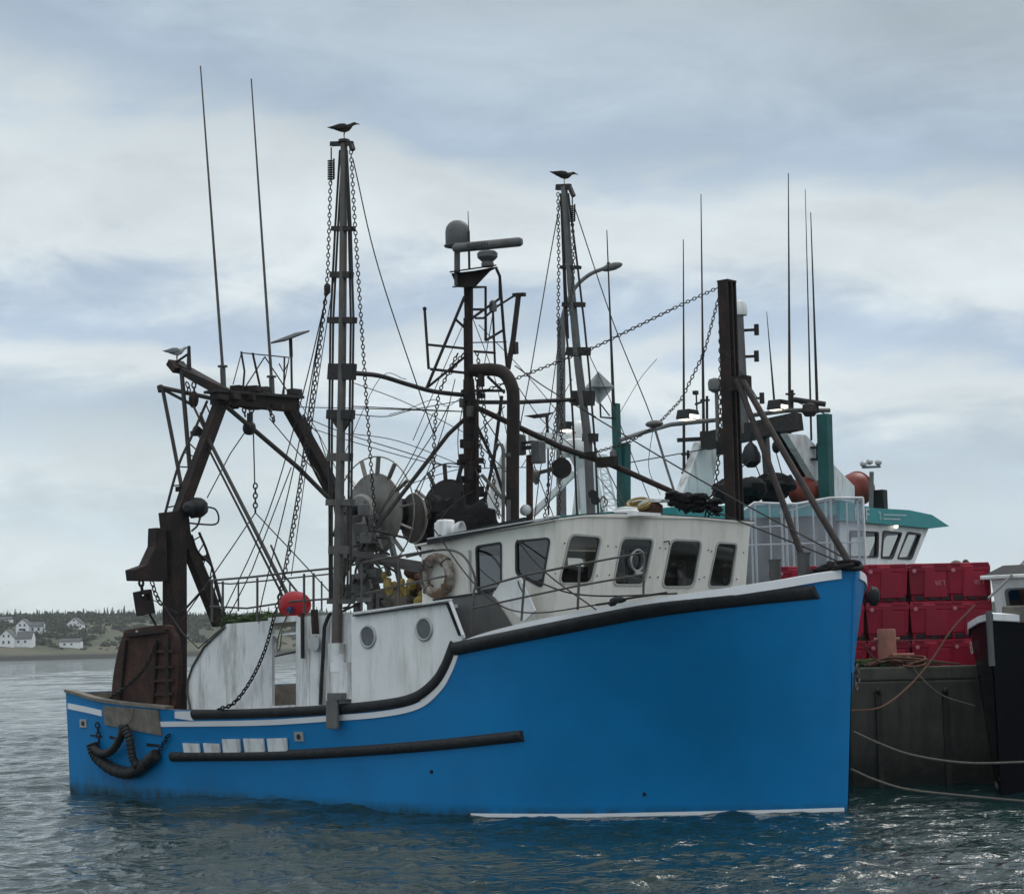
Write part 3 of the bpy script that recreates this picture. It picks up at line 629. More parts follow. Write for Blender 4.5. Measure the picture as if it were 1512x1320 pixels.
swin=[[(704,808),(740,802),(740,867),(706,873)],[(763,800),(812,795),(800,862),(770,862)]]
sh=[rr4([P(x,y,WS) for x,y in swin[0]],.12),rr4([P(812,795,WS),P(763,800,WS),P(763.5,846,WS),P(800,866,WS)],.14)]
sb=P(622,806,WS); back=sb.x
so_=[Vector((back,-WS,zb)),Vector((c0.x+kx*(zb-c0.z)-.052,-WS,zb)),Vector((c1.x-.052,-WS,c1.z-.003)),Vector((back,-WS,sb.z))]
wall_with_holes('side_wall',so_,sh,Vector((0,.05,0)),M['cream'])
PY=rt.y
ph=[rr4([Vector((a,PY,z)) for a,z in ((a0,3.22),(a0+.62,3.22),(a0+.66,3.92),(a0,3.92))]) for a0 in (c0.x-.75,c0.x-1.6,c0.x-2.45)]
wall_with_holes('side_wall',[Vector((back,PY,zb)),Vector((c0.x+kx*(zb-c0.z)-.052,PY,zb)),Vector((c1.x-.055,PY,c1.z-.02)),Vector((back,PY,sb.z))],ph,Vector((0,-.05,0)),M['cream'])
bh=[rr4([Vector((back,y,z)) for y,z in ((-1.5,3.1),(-.6,3.1),(-.6,3.75),(-1.5,3.75))]),rr4([Vector((back,y,z)) for y,z in ((.5,3.1),(1.4,3.1),(1.4,3.75),(.5,3.75))])]
wall_with_holes('back_wall',[Vector((back+.052,-WS+.052,zb)),Vector((back+.052,PY-.052,zb)),Vector((back+.052,PY-.052,sb.z-.01)),Vector((back+.052,-WS+.052,sb.z-.01))],[[p+Vector((.052,0,0)) for p in h] for h in bh],Vector((.05,0,0)),M['cream'])
MB().box(((back+c0.x)/2,(PY-WS)/2,2.6),(c0.x-back-.3,PY+WS-.3,.04)).build('cabin_floor',M['wood'],WH,False)
cs=MB(); cs.box((c0.x-.55,0,2.95),(.5,3.6,.55)); cs.box((c0.x-.5,.7,3.35),(.3,.5,.3)); cs.box((c0.x-.9,-1.0,3.1),(.4,.45,.8)); cs.build('helm_console',M['rust_dark'],WH,False)
def window(h,th,glassm,fr=.028,parent=WH,name='window',mf='frame'):
    c=sum(h,Vector())/len(h); n=(h[1]-h[0]).cross(h[len(h)//2]-h[0]).normalized()
    if n.dot(Vector((1,-1,0)))<0: n=-n
    m=MB(); pts=h+[h[0]]
    ring=[]
    for p in h:
        d=(p-c).normalized(); ring.append([p+d*fr+n*.004,p+d*fr+n*.016,p-d*.012+n*.016,p-d*.012-n*.03])
    ring.append(ring[0]); m.grid(ring); m.mi=1; m.strip([p-n*.012 for p in h]); return m.build(name,[M[mf],glassm],parent,ang=30)
for h in fh: window(h,0,M['glass'],.022,mf='pale_frame')
window(sh[0],0,M['darkglass']); window(sh[1],0,M['darkglass'])
for h in ph: window(h,0,M['glass'])
# bolts round the front windows
bo=MB()
for w in fwin:
    c=(sum(p[0] for p in w)/4,sum(p[1] for p in w)/4)
    for x,y in ((w[0][0]-9,w[0][1]+13),(w[3][0]-6,w[3][1]-14),(w[1][0]+9,w[1][1]+13),(w[2][0]+8,w[2][1]-11)): bo.ell(FW(x,y)+Vector((.012,0,0)),.013,6,4)
bo.build('bolt',M['grey'],WH)
# clear-view screen on the second front window
cv=FW(939,827)+Vector((.03,0,-.005)); MB().torus(cv,fn,.155,.018,28,8).build('clear_view_screen',M['alu'],WH); MB().box(cv+Vector((.01,0,-.19)),(.05,.16,.06)).build('screen_motor',M['alu'],WH,bevel=.01)
hk=MB(); hk.tube([FW(979,800)+Vector((.02,0,0)),FW(984,799)+Vector((.05,0,0)),FW(985,804)+Vector((.04,0,0))],.012,5); hk.build('hook',M['steel'],WH)
# roof with dark drip edge
ro=[Vector((back-.1,-WS-.05,sb.z+.0)),Vector((c1.x+.02,-WS-.06,c1.z))]+[FW(x,y)+Vector((.03,0,0)) for x,y in ((860,763),(900,761),(960,762),(1030,766))]+[rt+Vector((.04,.06,0)),Vector((back-.1,PY+.05,sb.z))]
MB().prism(ro,(0,0,.022)).build('roof',M['cream'],WH,False)
MB().prism([p+Vector((0,0,.0245)) for p in ro],(0,0,.012)).build('roof_felt',M['black'],WH,False)
MB().bar(P(632,800,2.40),P(776,768,2.40),.05,.085,(0,0,1)).build('roof_trim',M['black'],WH,False)
MB().bar(P(632,795.5,2.41),P(826,762,2.41),.04,.02).build('roof_gutter',M['alu'],WH,False)
MB().bar(P(640,886,2.33),P(727,873,2.33),.03,.03).build('drip_strip',M['black'],WH,False)
m=MB(); m.prism([P(642,888,2.322),P(727,876,2.322),Vector((10.7,-2.322,2.1)),Vector((8.9,-2.322,2.1))],(0,-.006,0)); m.build('lower_casing',M['grey'],WH,False)
MB().bar(P(694,874,2.33),P(693,812,2.33),.03,.025,(1,0,0)).build('door_trim',M['alu'],WH,False)
hd=plate('locker_door',[(727,879),(739,860),(766,850),(790,901),(774,917)],2.62,.03,M['white'])
MB().tube(LP([(765,858,2.66),(767,866,2.68),(773,876,2.66)]),.012,5).build('handle',M['galv'],hd)
# pipe rails along the side deck
hr=[(LP([(703,869,2.72),(775,849,2.76),(856,833,2.76),(950,816,2.5),(951,823,2.5),(950,877,2.5)]),.017),(LP([(698,898,2.72),(772,882,2.76),(852,865,2.76),(949,848,2.5)]),.015),(LP([(775,849,2.76),(770,916,2.76)]),.018),(LP([(856,833,2.76),(853,900,2.76)]),.018),
    (curve(LP([(600,822,2.6),(640,813,2.6),(664,812,2.6),(682,819,2.6),(695,836,2.6),(702,858,2.6),(699,880,2.65),(696,935,2.7)]),n=32),.018)]
tubes('hand_rail',hr,M['galv'],B)
# aft rail on the shelter deck
ar=[(LP([(309,857,2.7),(370,852,2.7),(430,845,2.7),(500,838,2.7),(560,826,2.7),(640,812,2.7)]),.018),(LP([(310,895,2.7),(364,898,2.7),(430,888,2.7),(500,883,2.7),(520,880,2.7),(600,862,2.7),(660,850,2.6)]),.016)]
for x,yt,yb in ((313,857,918),(329,858,918),(380,853,916),(449,847,913),(463,846,911),(534,832,900),(589,821,893)): ar.append((LP([(x,yt,2.7),(x,yb,2.7)]),.02))
tubes('aft_rail',ar,M['galv'],B)
tubes('port_rail',[(LP([(311,860,-2.2),(340,862,-2.2),(395,857,-2.2),(500,846,-2.2)]),.016)]+[(LP([(x,858,-2.2),(x,902,-2.2)]),.018) for x in (352,428,475)],M['galv'],B)

# countersunk bolt heads along the rubber
for i in range(30):
    a=9.95+(_ra-10.1)*i/29; q=[HX(x,y) for x,y,s in ((672,958,2.97),(720,948,2.95),(800,932,2.9),(880,916,2.8),(950,903,2.6),(1020,893,2.3),(1110,883,1.7),(1160,878,1.3),(1207,874,.75))]; z=lin(a,[p.x for p in q],[p.z for p in q])+.02; MB().ell(hp(a,z,.082),(.020,.012,.020),8,5).build('bolt',M['black'],H)
for i in range(34):
    a=2.95+7.7*i/33; q=[P(x,y,2.85) for x,y in ((254,1117),(400,1115),(520,1109),(650,1099),(773,1086))]; z=lin(a,[p.x for p in q],[p.z for p in q]); MB().ell(hp(a,z+.02,.068),(.018,.012,.018),8,5).build('bolt',M['black'],H)
# ---------------------------------------------------------------- masts, gallows and rigging of the blue boat
A_=BF.A
def AL(pts,a): return [A_(x,y,a) for x,y in pts]
def part(name,m,mat,parent=B,**k): return m.build(name,mat,parent,**k)
# starboard outrigger mast
def sM(y): return 2.62+(y-210)/820*.30
def mp(x,y,d=0): return P(x,y,sM(y)+d)
om=MB(); om.tube([mp(508,209),mp(507,340),mp(505,560),mp(501,760),mp(497,960)],[.055,.060,.064,.070,.080],10)
OM=part('outrigger',om,M['galv'])
part('mast_cap',MB().tube([mp(508,211),mp(508,207)],.09,10),M['steel'],OM)
tubes('guide_rod',[([mp(*p) for p in r],.019) for r in ([(502,222),(495,335),(488,473),(486,633),(487,890)],[(506,222),(499,338),(492,473),(490,633),(490,890)],[(512,222),(518,338),(522,473),(520,633),(517,890)],[(511,222),(515,338),(518,473),(516,633),(513,885)])],M['steel'],OM,6)
for y,x0,x1,h in ((338,492,521,7),(406,490,519,9),(473,486,524,9),(549,487,523,24),(612,485,521,14),(675,486,518,12),(742,484,521,9),(812,488,518,12),(888,486,520,7)):
    b=MB(); b.bar(mp(x0,y),mp(x1,y),.10,h/97,(0,0,1))
    if y==612: b.prism([mp(487,617,.02),mp(519,617,.02),mp(503,642,.02)],(0,.04,0))
    part('spacer_plate',b,M['steel'] if y<620 else M['galv'],OM,smooth=False)
ft=MB(); ft.tube([mp(497,950),mp(496,1030)],[.13,.12],12); ft.prism([mp(481,1032,.05),mp(484,978,.05),mp(511,978,.05),mp(516,1032,.05)],(0,.1,0)); part('mast_foot',ft,M['white_dirty'],OM)
hg=MB(); hg.box(mp(500,1028,.06),(.33,.18,.11)); hg.box(mp(491,1055,.10),(.25,.05,.42)); part('hinge_bracket',hg,M['grey'],B,bevel=.012)
part('mast_boot',MB().tube([mp(497,950),mp(497,992)],[.125,.125],12),M['white_clean'],OM)
# springs and chains from the mast head
arm=MB(); arm.bar(mp(489,213),mp(520,212),.06,.07); arm.bar(mp(518,212),mp(521,222),.07,.06); part('head_arm',arm,M['steel'],OM)
def spring(x,y0,y1,s,r,n,parent):
    m=MB(); k=n*12; c0=P(x,y0,s);c1=P(x,y1,s)
    m.tube([c0.lerp(c1,i/k)+Vector((math.cos(i/12*6.283),math.sin(i/12*6.283),0))*r for i in range(k+1)],.013,5); m.tube([P(x,y0-18,s),c1+Vector((0,0,-.05))],.012,5)
    return part('shock_spring',m,M['black'],parent)
spring(489,236,266,2.62,.05,9,OM)
part('chain',MB().chain([mp(488,268),mp(484,400),mp(482,428)],.062,.009),M['steel'],OM)
part('chain',MB().chain([P(482,430,2.7),P(470,530,2.7),P(455,640,2.72),P(437,760,2.74),P(420,850,2.85),P(405,910,2.9)],.07,.010),M['steel'],B)
part('chain',MB().chain(curve([P(405,910,2.9),P(391,960,2.9),P(370,1005,2.9),P(345,1038,2.92),P(322,1047,2.94)],n=20),.07,.014),M['black'],B)
part('chain',MB().chain([mp(518,222),mp(524,330),mp(533,470),P(541,590,2.2),P(548,690,1.8),P(556,790,1.5),P(561,830,1.4)],.065,.009),M['steel'],B)
part('shackle_block',MB().ell(P(483,427,2.7),(.06,.05,.10),8,6,bump=.3),M['steel'],B)
# port outrigger mast
def pp(x,y): return P(x,y,-2.7)
pm=MB().tube([pp(833,276),pp(843,420),pp(854,540),pp(868,650),pp(874,790)],[.06,.068,.074,.078,.08],10); PM=part('outrigger',pm,M['grey'])
tubes('guide_rod',[([pp(*p) for p in r],.019) for r in ([(828,286),(832,395),(835,480),(841,540),(846,622),(852,760)],[(839,286),(853,395),(863,480),(869,540),(878,649),(884,770)],[(830,286),(834,395),(839,500)])],M['steel'],PM,6)
for y,x0,x1,h in ((395,829,856,5),(450,832,862,7),(519,838,870,12),(588,846,876,22),(646,862,881,12)): part('spacer_plate',MB().bar(pp(x0,y),pp(x1,y),.10,h/85,(0,0,1)),M['steel'],PM,smooth=False)
part('head_arm',MB().bar(pp(822,277),pp(842,276),.07,.1).bar(pp(841,276),pp(847,290),.07,.06),M['steel'],PM)
spring(845,303,328,-2.7,.05,8,PM)
for pts in ([(845,330,-2.7),(847,360,-2.6),(846,420,-2.4),(838,470,-2.2)],[(824,285,-2.7),(825,395,-2.6),(824,480,-2.4),(829,560,-2.2)],[(824,590,-2.2),(817,650,-2.2),(803,775,-2.0)],[(829,560,-2.2),(829,640,-2.2),(825,770,-2.0)]):
    part('chain',MB().chain(LP(pts),.065,.009),M['steel'],B)
# the wooden boom and cross spars
part('cross_spar',MB().tube(curve(LP([(523,551,2.7),(560,555,2.1),(600,567,1.35),(640,578,.7),(690,584,0)]),n=16),.038,8),M['steel'],B)
part('cross_spar',MB().tube(LP([(692,588,0),(705,594,-.1),(770,594,-1.2),(848,590,-2.65)]),.036,8),M['steel'],B)
part('boom',MB().tube(LP([(702,601,0),(832,662,-.9),(905,687,-1.3),(1062,757,-2.1)]),[.045,.05,.05,.04],8),M['rust_dark'],B)
bm=MB(); bm.box(P(897,682,-1.2),(.35,.12,.16)); bm.box(P(868,672,-1.1),(.3,.1,.09)); part('boom_fitting',bm,M['rust_dark'],B)
for x,y in ((880,703),(884,712)): part('signal_horn',MB().lathe([(.02,0),(.03,.1),(.075,.17)],P(x-4,y+28,-1.2),Vector((.6,-.8,0)),12),M['black'],B)
# centre mast
CM=part('centre_mast',MB().tube(LP([(690,424,0),(691,470,0)]),.06,10).tube(LP([(691,470,0),(692,560,0)]),.078,10).tube(LP([(692,560,0),(694,610,0),(697,765,0)]),[.09,.12,.12],10),M['rust_dark'])
lat=[([(686,438,.1),(630,573,.5)],.026),([(632,509,.4),(690,515,0)],.022),([(635,545,.4),(690,551,0)],.024),([(627,456,.4),(633,545,.4)],.024),([(671,470,.2),(686,484,0)],.022),([(630,573,.5),(690,524,0)],.022),
 ([(695,424,0),(717,424,-.3),(717,503,-.3)],.026),([(697,424,0),(697,470,0)],.02),([(695,457,0),(717,457,-.3)],.022),([(717,503,-.3),(744,487,-.6)],.022),([(733,397,-.4),(738,408,-.4),(744,490,-.6),(749,545,-.7)],.026),([(697,470,0),(738,441,-.5),(738,415,-.5)],.024),([(728,461,-.4),(731,540,-.6)],.02),([(695,506,0),(748,505,-.7)],.01),([(700,519,0),(731,521,-.5)],.022),
 ([(741,585,-.5),(729,680,-.3),(713,750,-.1)],.03),([(700,620,0),(727,677,-.3),(750,750,-.6)],.028),([(697,577,0),(745,577,-.6)],.024),([(720,556,-.2),(745,580,-.5)],.024),([(688,617,0),(662,641,.3),(562,770,1.5),(512,838,2.2)],.036),([(705,560,0),(706,760,0)],.02)]
tubes('lattice_strut',[(LP(p),r) for p,r in lat],M['steel'],CM,7)
part('anchor_light',MB().ell(P(627,456,.4),.035,8,6),M['black'],CM)
pf=MB(); pf.prism([P(666,404,.02),P(700,400,.02),P(733,394,.02),P(721,400,.02),P(700,422,.02),P(690,425,.02),P(675,424,.02)],(0,.05,0)); pf.prism([P(664,403,.22),P(733,393,.22),P(733,393,-.22),P(664,403,-.22)],(0,0,.025)); pf.prism([P(668,425,.18),P(700,423,.18),P(700,423,-.18),P(668,425,-.18)],(0,0,.025)); part('radar_platform',pf,M['rust_dark'],CM,smooth=False)
part('radome',MB().lathe([(.19,0),(.205,.03),(.205,.22),(.19,.30),(.15,.36),(.09,.40),(.02,.412)],P(676,362,0),(0,0,1),22),M['grey'],CM)
part('radome_post',MB().bar(P(675,422,.02),P(675,362,.02),.07,.07).lathe([(.23,0),(.23,.02)],P(676,364,0),(0,0,1),16),M['grey'],CM)
rs=MB(); r0,r1=P(669,367,.25),P(771,357,-.25); rs.tube([r0,r0.lerp(r1,.04),r0.lerp(r1,.96),r1],[.05,.078,.078,.055],10); RS=part('radar_scanner',rs,M['grey'],CM)
part('radar_pedestal',MB().lathe([(.10,0),(.105,.05),(.09,.08),(.165,.15),(.17,.22),(.14,.25),(.06,.27)],P(720,394,0),(0,0,1),16),M['grey'],CM)
tdir=(r1-r0).normalized(); nrm=Vector((.55,-.83,.08)); nrm=(nrm-tdir*nrm.dot(tdir)).normalized(); upv=nrm.cross(tdir)
text_mesh('KODEN',.105,M['ink'],Matrix.Translation(r0.lerp(r1,.38)+nrm*.079)@Matrix((tdir,upv,nrm)).transposed().to_4x4(),'lettering',RS)
part('whip_aerial',MB().tube(LP([(691,312,0),(692,342,0)]),[.006,.01],5).tube(LP([(692,342,0),(693,398,0)]),.02,6),M['steel'],CM)
pr=MB(); pr.tube(LP([(766,433,-.8),(758,500,-.75),(750,545,-.7)]),.045,8); pr.bar(P(758,436,-.8),P(775,435,-.8),.06,.06); pr.box(P(760,514,-.78),(.09,.09,.2)); pr.tube(LP([(759,437,-.8),(735,452,-.5),(714,470,-.2),(702,470,0)]),.02,6); part('derrick_post',pr,M['steel'],CM)
part('deck_horn',MB().lathe([(.06,0),(.07,.08),(.055,.16),(.02,.19)],P(728,460,-.4),(0,0,1),12),M['grey'],CM)
part('exhaust_pipe',MB().tube(curve(LP([(698,547,0),(728,546,0),(745,552,0),(756,572,0),(758,600,0),(757,690,0),(757,785,0)]),n=48),.105,14),M['rust_dark'],B)
tubes('pipe_clamp',[([P(756,672,0)+Vector((0,0,-.03)),P(756,672,0)+Vector((0,0,.03))],.115)],M['galv'],B,14)
tubes('fuel_vent',[(LP([(743,775,.5),(743,665,.5),(741,657,.5),(735,656,.5),(732,664,.5)]),.028),(LP([(751,780,.5),(751,738,.5)]),.035),(LP([(712,702,.2),(744,738,.5)]),.03)],M['galv'],B,8)
for i in range(26):
    cl=MB()
    rr_=random.Random(i); x=rr_.uniform(676,712); y=rr_.uniform(560,735); cl.box(P(x,y,rr_.uniform(-.2,.25)),(rr_.uniform(.05,.12),.1,rr_.uniform(.05,.2)),rr_.random()*3); part('fitting_box',cl,M['rust_dark'],CM,bevel=.008)
part('mast_lamp',MB().box(P(694,608,.15),(.10,.08,.18)),M['galv'],CM,bevel=.01); part('mast_lamp',MB().box(P(682,595,.15),(.07,.07,.15)),M['galv'],CM,bevel=.01)
for pts in ([(676,522,.2),(662,550,.3),(648,580,.4),(643,617,.5),(640,672,.6)],[(684,522,.1),(664,552,.3)],[(704,519,0),(712,568,0),(718,645,.1),(726,690,.2),(737,765,.3)],[(699,600,.1),(708,650,.1),(716,690,.1)],[(642,670,.6),(636,735,.9),(633,765,1)],[(702,545,0),(707,580,0)]): part('chain',MB().chain(LP(pts),.065,.010),M['steel'],B)
# lamps and boxes about the wheelhouse roof, port of the exhaust
lp=MB(); lp.tube(LP([(782,672,-.6),(782,780,-.6)]),.058,10); part('vent_post',lp,M['rust'],B)
for x,y,w,h in ((767,657,.17,.34),(795,668,.2,.36)): part('speaker_box',MB().box(P(x,y,-.6),(w,.16,h)),M['grey'],B,bevel=.02)
part('post_bracket',MB().bar(P(764,662,-.6),P(800,660,-.6),.08,.06).bar(P(766,655,-.6),P(790,652,-.6),.1,.03),M['steel'],B)
part('round_lamp',MB().lathe([(.0,-.01),(.085,0),(.09,.16),(.075,.17),(0,.15)],P(775,754,-.4),Vector((.75,-.66,0)),18),M['alu'],B); part('lamp_lens',MB().lathe([(.074,0),(.05,.02),(0,.03)],P(775,754,-.4)+Vector((.75,-.66,0))*.171,Vector((.75,-.66,0)),18),M['lens'],B)
dd=P(796,698,-1.2); part('work_lamp',MB().lathe([(.05,0),(.16,.1),(.165,.13)],dd,Vector((-.5,-.7,-.4)),16).bar(dd,P(816,693,-1.3),.05,.06),M['galv'],B); part('work_lamp',MB().lathe([(.06,0),(.17,.09),(.175,.13)],P(829,690,-1.6),Vector((.6,-.7,-.2)),16),M['steel'],B)
so2=MB(); q0=P(658,785,2.1); so2.box(q0,(.20,.22,.36)); so2.box(q0+Vector((-.12,0,0)),(.08,.19,.30)); W1=part('deck_floodlight',so2,M['white'],B,bevel=.03); part('lamp_reflector',MB().lathe([(.08,0),(.14,.10),(.15,.16),(.13,.16),(.02,.05)],P(664,785,2.1)+Vector((.06,0,0)),Vector((.9,.3,0)),16),M['white_dirty'],W1); part('lamp_yoke',MB().tube([q0+Vector((0,-.13,-.05)),q0+Vector((.05,-.1,-.26)),q0+Vector((.05,.1,-.26)),q0+Vector((0,.13,-.05))],.018,6),M['black'],W1)
for x,y,s,l in ((692,755,.8,'a'),): pass
# fore post with its two braces to the bow
fp0=Vector((11.13,1.85,4.0)); FPt=P(1073,416,-2.25)
fpm=MB(); fpm.bar((FPt.x,2.25,4.0),FPt,.04,.21,(1,0,0)); fpm.box(((FPt.x,2.25-.11,(4.1+FPt.z)/2)),(.19,.03,FPt.z-4.1)); fpm.box(((FPt.x,2.25+.11,(4.1+FPt.z)/2)),(.19,.03,FPt.z-4.1)); fpm.box((FPt.x,2.25,FPt.z),(.21,.25,.03)); FP=part('fore_post',fpm,M['rust_dark'])
e1,e2=P(1186,826,-.2),P(1257,836,.0)
part('post_brace',MB().tube([P(1088,560,-2.1),P(1130,670,-1.1),e1],.05,8),M['rust_dark'],B); part('post_brace',MB().tube([P(1096,561,-2.1),P(1170,690,-.9),e2],.05,8),M['rust_dark'],B)
part('brace_lug',MB().box(P(1093,566,-2.15),(.3,.2,.22)),M['rust_dark'],FP)
for x,yt,s,w in ((1144,826,-.5,.17),(1186,816,-.15,.18)):
    t=P(x,yt,s); part('mooring_bitt',MB().lathe([(w*.62,t.z-2.05),(w*.5,t.z-2.05-.04),(w*.44,.1),(w*.55,0)],(t.x,t.y,2.05),(0,0,1),10),M['grey'],B)
for pts,pi,wi in (([(1060,425,-2.25),(1000,453,-1.6),(880,512,-1.0),(770,556,-.3),(703,582,0)],.062,.0085),([(1061,440,-2.25),(1040,520,-2.2),(1006,590,-2.0),(970,628,-2.1),(925,655,-2.2),(878,668,-2.3)],.062,.0085),([(1064,432,-2.3),(1064,600,-2.3),(1060,690,-2.3),(1053,742,-2.3)],.075,.010)): part('chain',MB().chain(LP(pts),pi,wi),M['steel'],B)
part('post_lamp',MB().box(P(1066,662,-2.3),(.14,.12,.2)),M['black'],B)
wires=[([(868,610,-2.3),(1000,689,-1.6),(1098,744,-.9),(1207,802,-.1),(1256,829,0)],.013),([(1060,757,-1.8),(1203,814,-.2),(1243,832,0)],.013),([(760,540,-.8),(810,575,-1.2),(880,616,-2.0)],.011),
 ([(521,235,2.62),(560,400,2.2),(640,640,1.4)],.010),([(829,290,-2.7),(812,380,-2.5),(785,540,-2.2),(766,640,-2.0),(752,730,-1.8)],.010),([(828,480,-2.6),(812,600,-2.4),(797,700,-2.2),(788,775,-2.0)],.009),([(835,520,-2.6),(822,640,-2.4),(808,770,-2.0)],.009),([(848,305,-2.7),(905,475,-2.5),(963,620,-2.2),(1000,742,-1.9)],.010),([(874,650,-2.7),(910,720,-2.4),(930,765,-2.2)],.010),
 ([(437,601,-.9),(560,604,-.5),(690,608,0)],.009),([(440,612,-.9),(510,640,.0),(600,668,1.0),(665,690,1.4)],.009),([(440,625,-.8),(520,652,0),(660,688,.6),(790,690,-.5)],.008),([(523,612,2.7),(570,615,1.8),(610,605,1.2),(690,590,0)],.008),([(520,600,2.7),(690,608,0)],.009),
 ([(483,432,2.7),(445,590,2.6),(395,760,2.6),(320,925,2.78)],.010),([(482,432,2.7),(452,600,2.6),(425,730,2.7),(388,880,2.85),(382,920,2.9)],.010),([(481,432,2.7),(462,560,2.6),(440,720,2.6),(410,890,2.8)],.010),([(662,600,.4),(640,640,.6),(560,760,1.4)],.009),([(700,690,.1),(745,770,2.0),(800,840,2.5),(880,900,2.72)],.011),([(640,780,2.4),(690,850,2.5),(735,892,2.7),(790,905,2.78),(880,893,2.8)],.010),
 ([(790,857,2.5),(840,875,2.6),(900,880,2.6),(1000,876,2.4)],.012),([(500,690,2.6),(560,560,1.2),(600,560,.8)],.006)]
wires+=[([(704,640,.1),(745,600,-.5)],.010),([(704,600,.1),(745,664,-.5)],.010),([(706,655,.1),(751,700,-.5)],.010),([(683,600,.2),(676,655,.3),(686,745,.3)],.008),([(703,640,.1),(704,765,.2)],.008),([(688,470,.1),(655,545,.6),(610,650,1.6)],.007),([(728,461,-.4),(712,560,0),(694,690,.2)],.008),([(698,470,0),(731,560,-.4),(748,640,-.5)],.007),([(640,610,.6),(600,690,1.4),(540,790,2.0)],.008),([(672,560,.2),(652,640,.6),(618,730,1.2)],.008),([(690,690,0),(650,700,.8),(590,720,1.6)],.007),
 ([(516,640,2.6),(590,652,1.6),(690,690,.2)],.007),([(521,565,2.6),(600,595,1.6),(688,640,.2)],.007),([(764,570,-.2),(800,620,-1.4),(846,660,-2.3)],.008),([(760,600,-.2),(790,690,-1.2),(822,775,-1.8)],.008),([(707,480,0),(770,545,-1.0),(850,640,-2.3)],.007),([(868,520,-2.7),(905,600,-2.5),(940,690,-2.3),(968,760,-2.2)],.008),([(880,700,-2.2),(915,745,-2.0),(935,770,-1.9)],.008),([(970,530,-2.3),(945,560,-2.3),(915,610,-2.3)],.005),([(965,628,-2.2),(958,690,-2.2),(975,730,-2.2)],.006),([(845,560,-2.7),(800,640,-2.0),(770,690,-1.0)],.007),([(494,406,2.6),(470,560,2.65),(448,720,2.7),(430,850,2.75)],.008),([(440,590,-.9),(470,640,-.4),(500,700,.4)],.008),([(700,724,.1),(672,742,.6),(648,770,1.0)],.008),([(684,585,0),(660,600,.4),(640,590,.6),(600,605,1.2),(575,612,1.8)],.006)]
for p,r in wires: part('stay',MB().tube(curve(LP(p),n=16),r,5),M['steel'],B)
# loose rope lashed on the rail
part('rail_lashing',MB().ell(P(912,886,2.78),(.13,.04,.05),8,5,bump=.6).ell(P(905,890,2.78),(.06,.04,.05),7,5,bump=.6).tube(curve(LP([(880,893,2.78),(905,889,2.78),(930,883,2.76),(985,875,2.6)]),n=12),.016,5),M['black'],B)
# ---- stern gallows
GA=2.1
def gm(name,pts,w,h,mat,up=(1,0,0),parent=None):
    q=AL(pts,GA); m=MB()
    for a,b in zip(q,q[1:]): m.bar(a,b,w,h,up)
    return part(name,m,mat,parent or GL,ang=30)
GL=pivot('gallows',B)
gm('cross_beam',[(316,586),(436,598)],.26,.23,M['rust_dark'])
gm('top_plate',[(310,578),(440,588)],.05,.36,M['steel'])
gm('inclined_leg',[(324,600),(262,768)],.20,.18,M['rust_dark']); gm('inclined_leg',[(428,604),(470,678),(505,748),(540,830),(560,900)],.20,.18,M['rust_dark'])
gm('upright_post',[(258,762),(258,1062)],.31,.28,M['rust_dark']); gm('inclined_leg',[(264,772),(324,922)],.19,.18,M['rust_dark'])
gm('knee_plate',[(256,755),(262,812)],.42,.3,M['rust_dark'])
q=[A_(x,y,GA+.1) for x,y in ((231,779),(246,780),(248,858),(199,857),(197,841),(217,834),(230,806))]; part('block_bracket',MB().prism(q,(-.24,0,0)),M['rust_dark'],GL,smooth=False,bevel=.01)
part('aft_jib',MB().bar(P(262,541,1.0),P(332,580,.95),.22,.16).bar(P(268,546,1.4),P(340,578,1.3),.05,.05).bar(P(258,536,1.05),P(268,548,1.05),.34,.12),M['rust_dark'],GL,smooth=False)
tubes('jib_strut',[(LP([(238,572,1.2),(320,590,.95)]),.04),(LP([(239,574,1.2),(284,598,1.0)]),.03),(LP([(240,574,1.2),(256,655,1.3),(273,745,1.5)]),.036),(LP([(268,548,1.1),(276,640,1.3),(281,700,1.4)]),.042),(LP([(236,570,1.2),(238,578,1.2)]),.06),(LP([(282,592,1.05),(312,655,1.3)]),.022),(LP([(296,610,1.05),(308,640,1.2)]),.02)],M['steel'],GL)
def ladder(l,r,n,name='ladder'):
    m=MB(); L_=curve(AL(l,GA-.2),n=30); R_=curve(AL(r,GA-.2),n=30); m.tube(L_,.024,6); m.tube(R_,.024,6)
    for i in range(n):
        t=(i+.5)/n; a=L_[int(t*(len(L_)-1))]; b=R_[int(t*(len(R_)-1))]; m.tube([a,b],.013,5)
    return part(name,m,M['steel'],GL)
ladder([(306,592),(285,640),(263,689),(242,765)],[(318,622),(300,660),(280,690),(254,762)],8); ladder([(280,789),(300,835),(318,880),(330,920)],[(294,786),(306,815),(320,862),(334,918)],7)
ladder([(448,612),(470,665),(495,712),(515,748)],[(440,640),(462,690),(482,728),(505,765)],7)
gp=MB()
for (x,y),(u,v) in (((288,632),(298,640)),((284,640),(300,640)),((262,722),(272,722)),((297,825),(306,823)),((318,905),(330,908))): gp.bar(A_(x,y,GA-.2),A_(u,v,GA-.2),.12,.09)
part('ladder_step',gp,M['rust_dark'],GL,smooth=False)
hm=MB(); c=A_(290,750,GA+.2); hm.ell(c,(.22,.2,.18),12,8,bump=.25); hm.lathe([(.12,0),(.13,.12),(.06,.2)],c+Vector((0,-.1,-.02)),Vector((.4,-.9,0)),12); part('hauler_motor',hm,M['black'],GL)
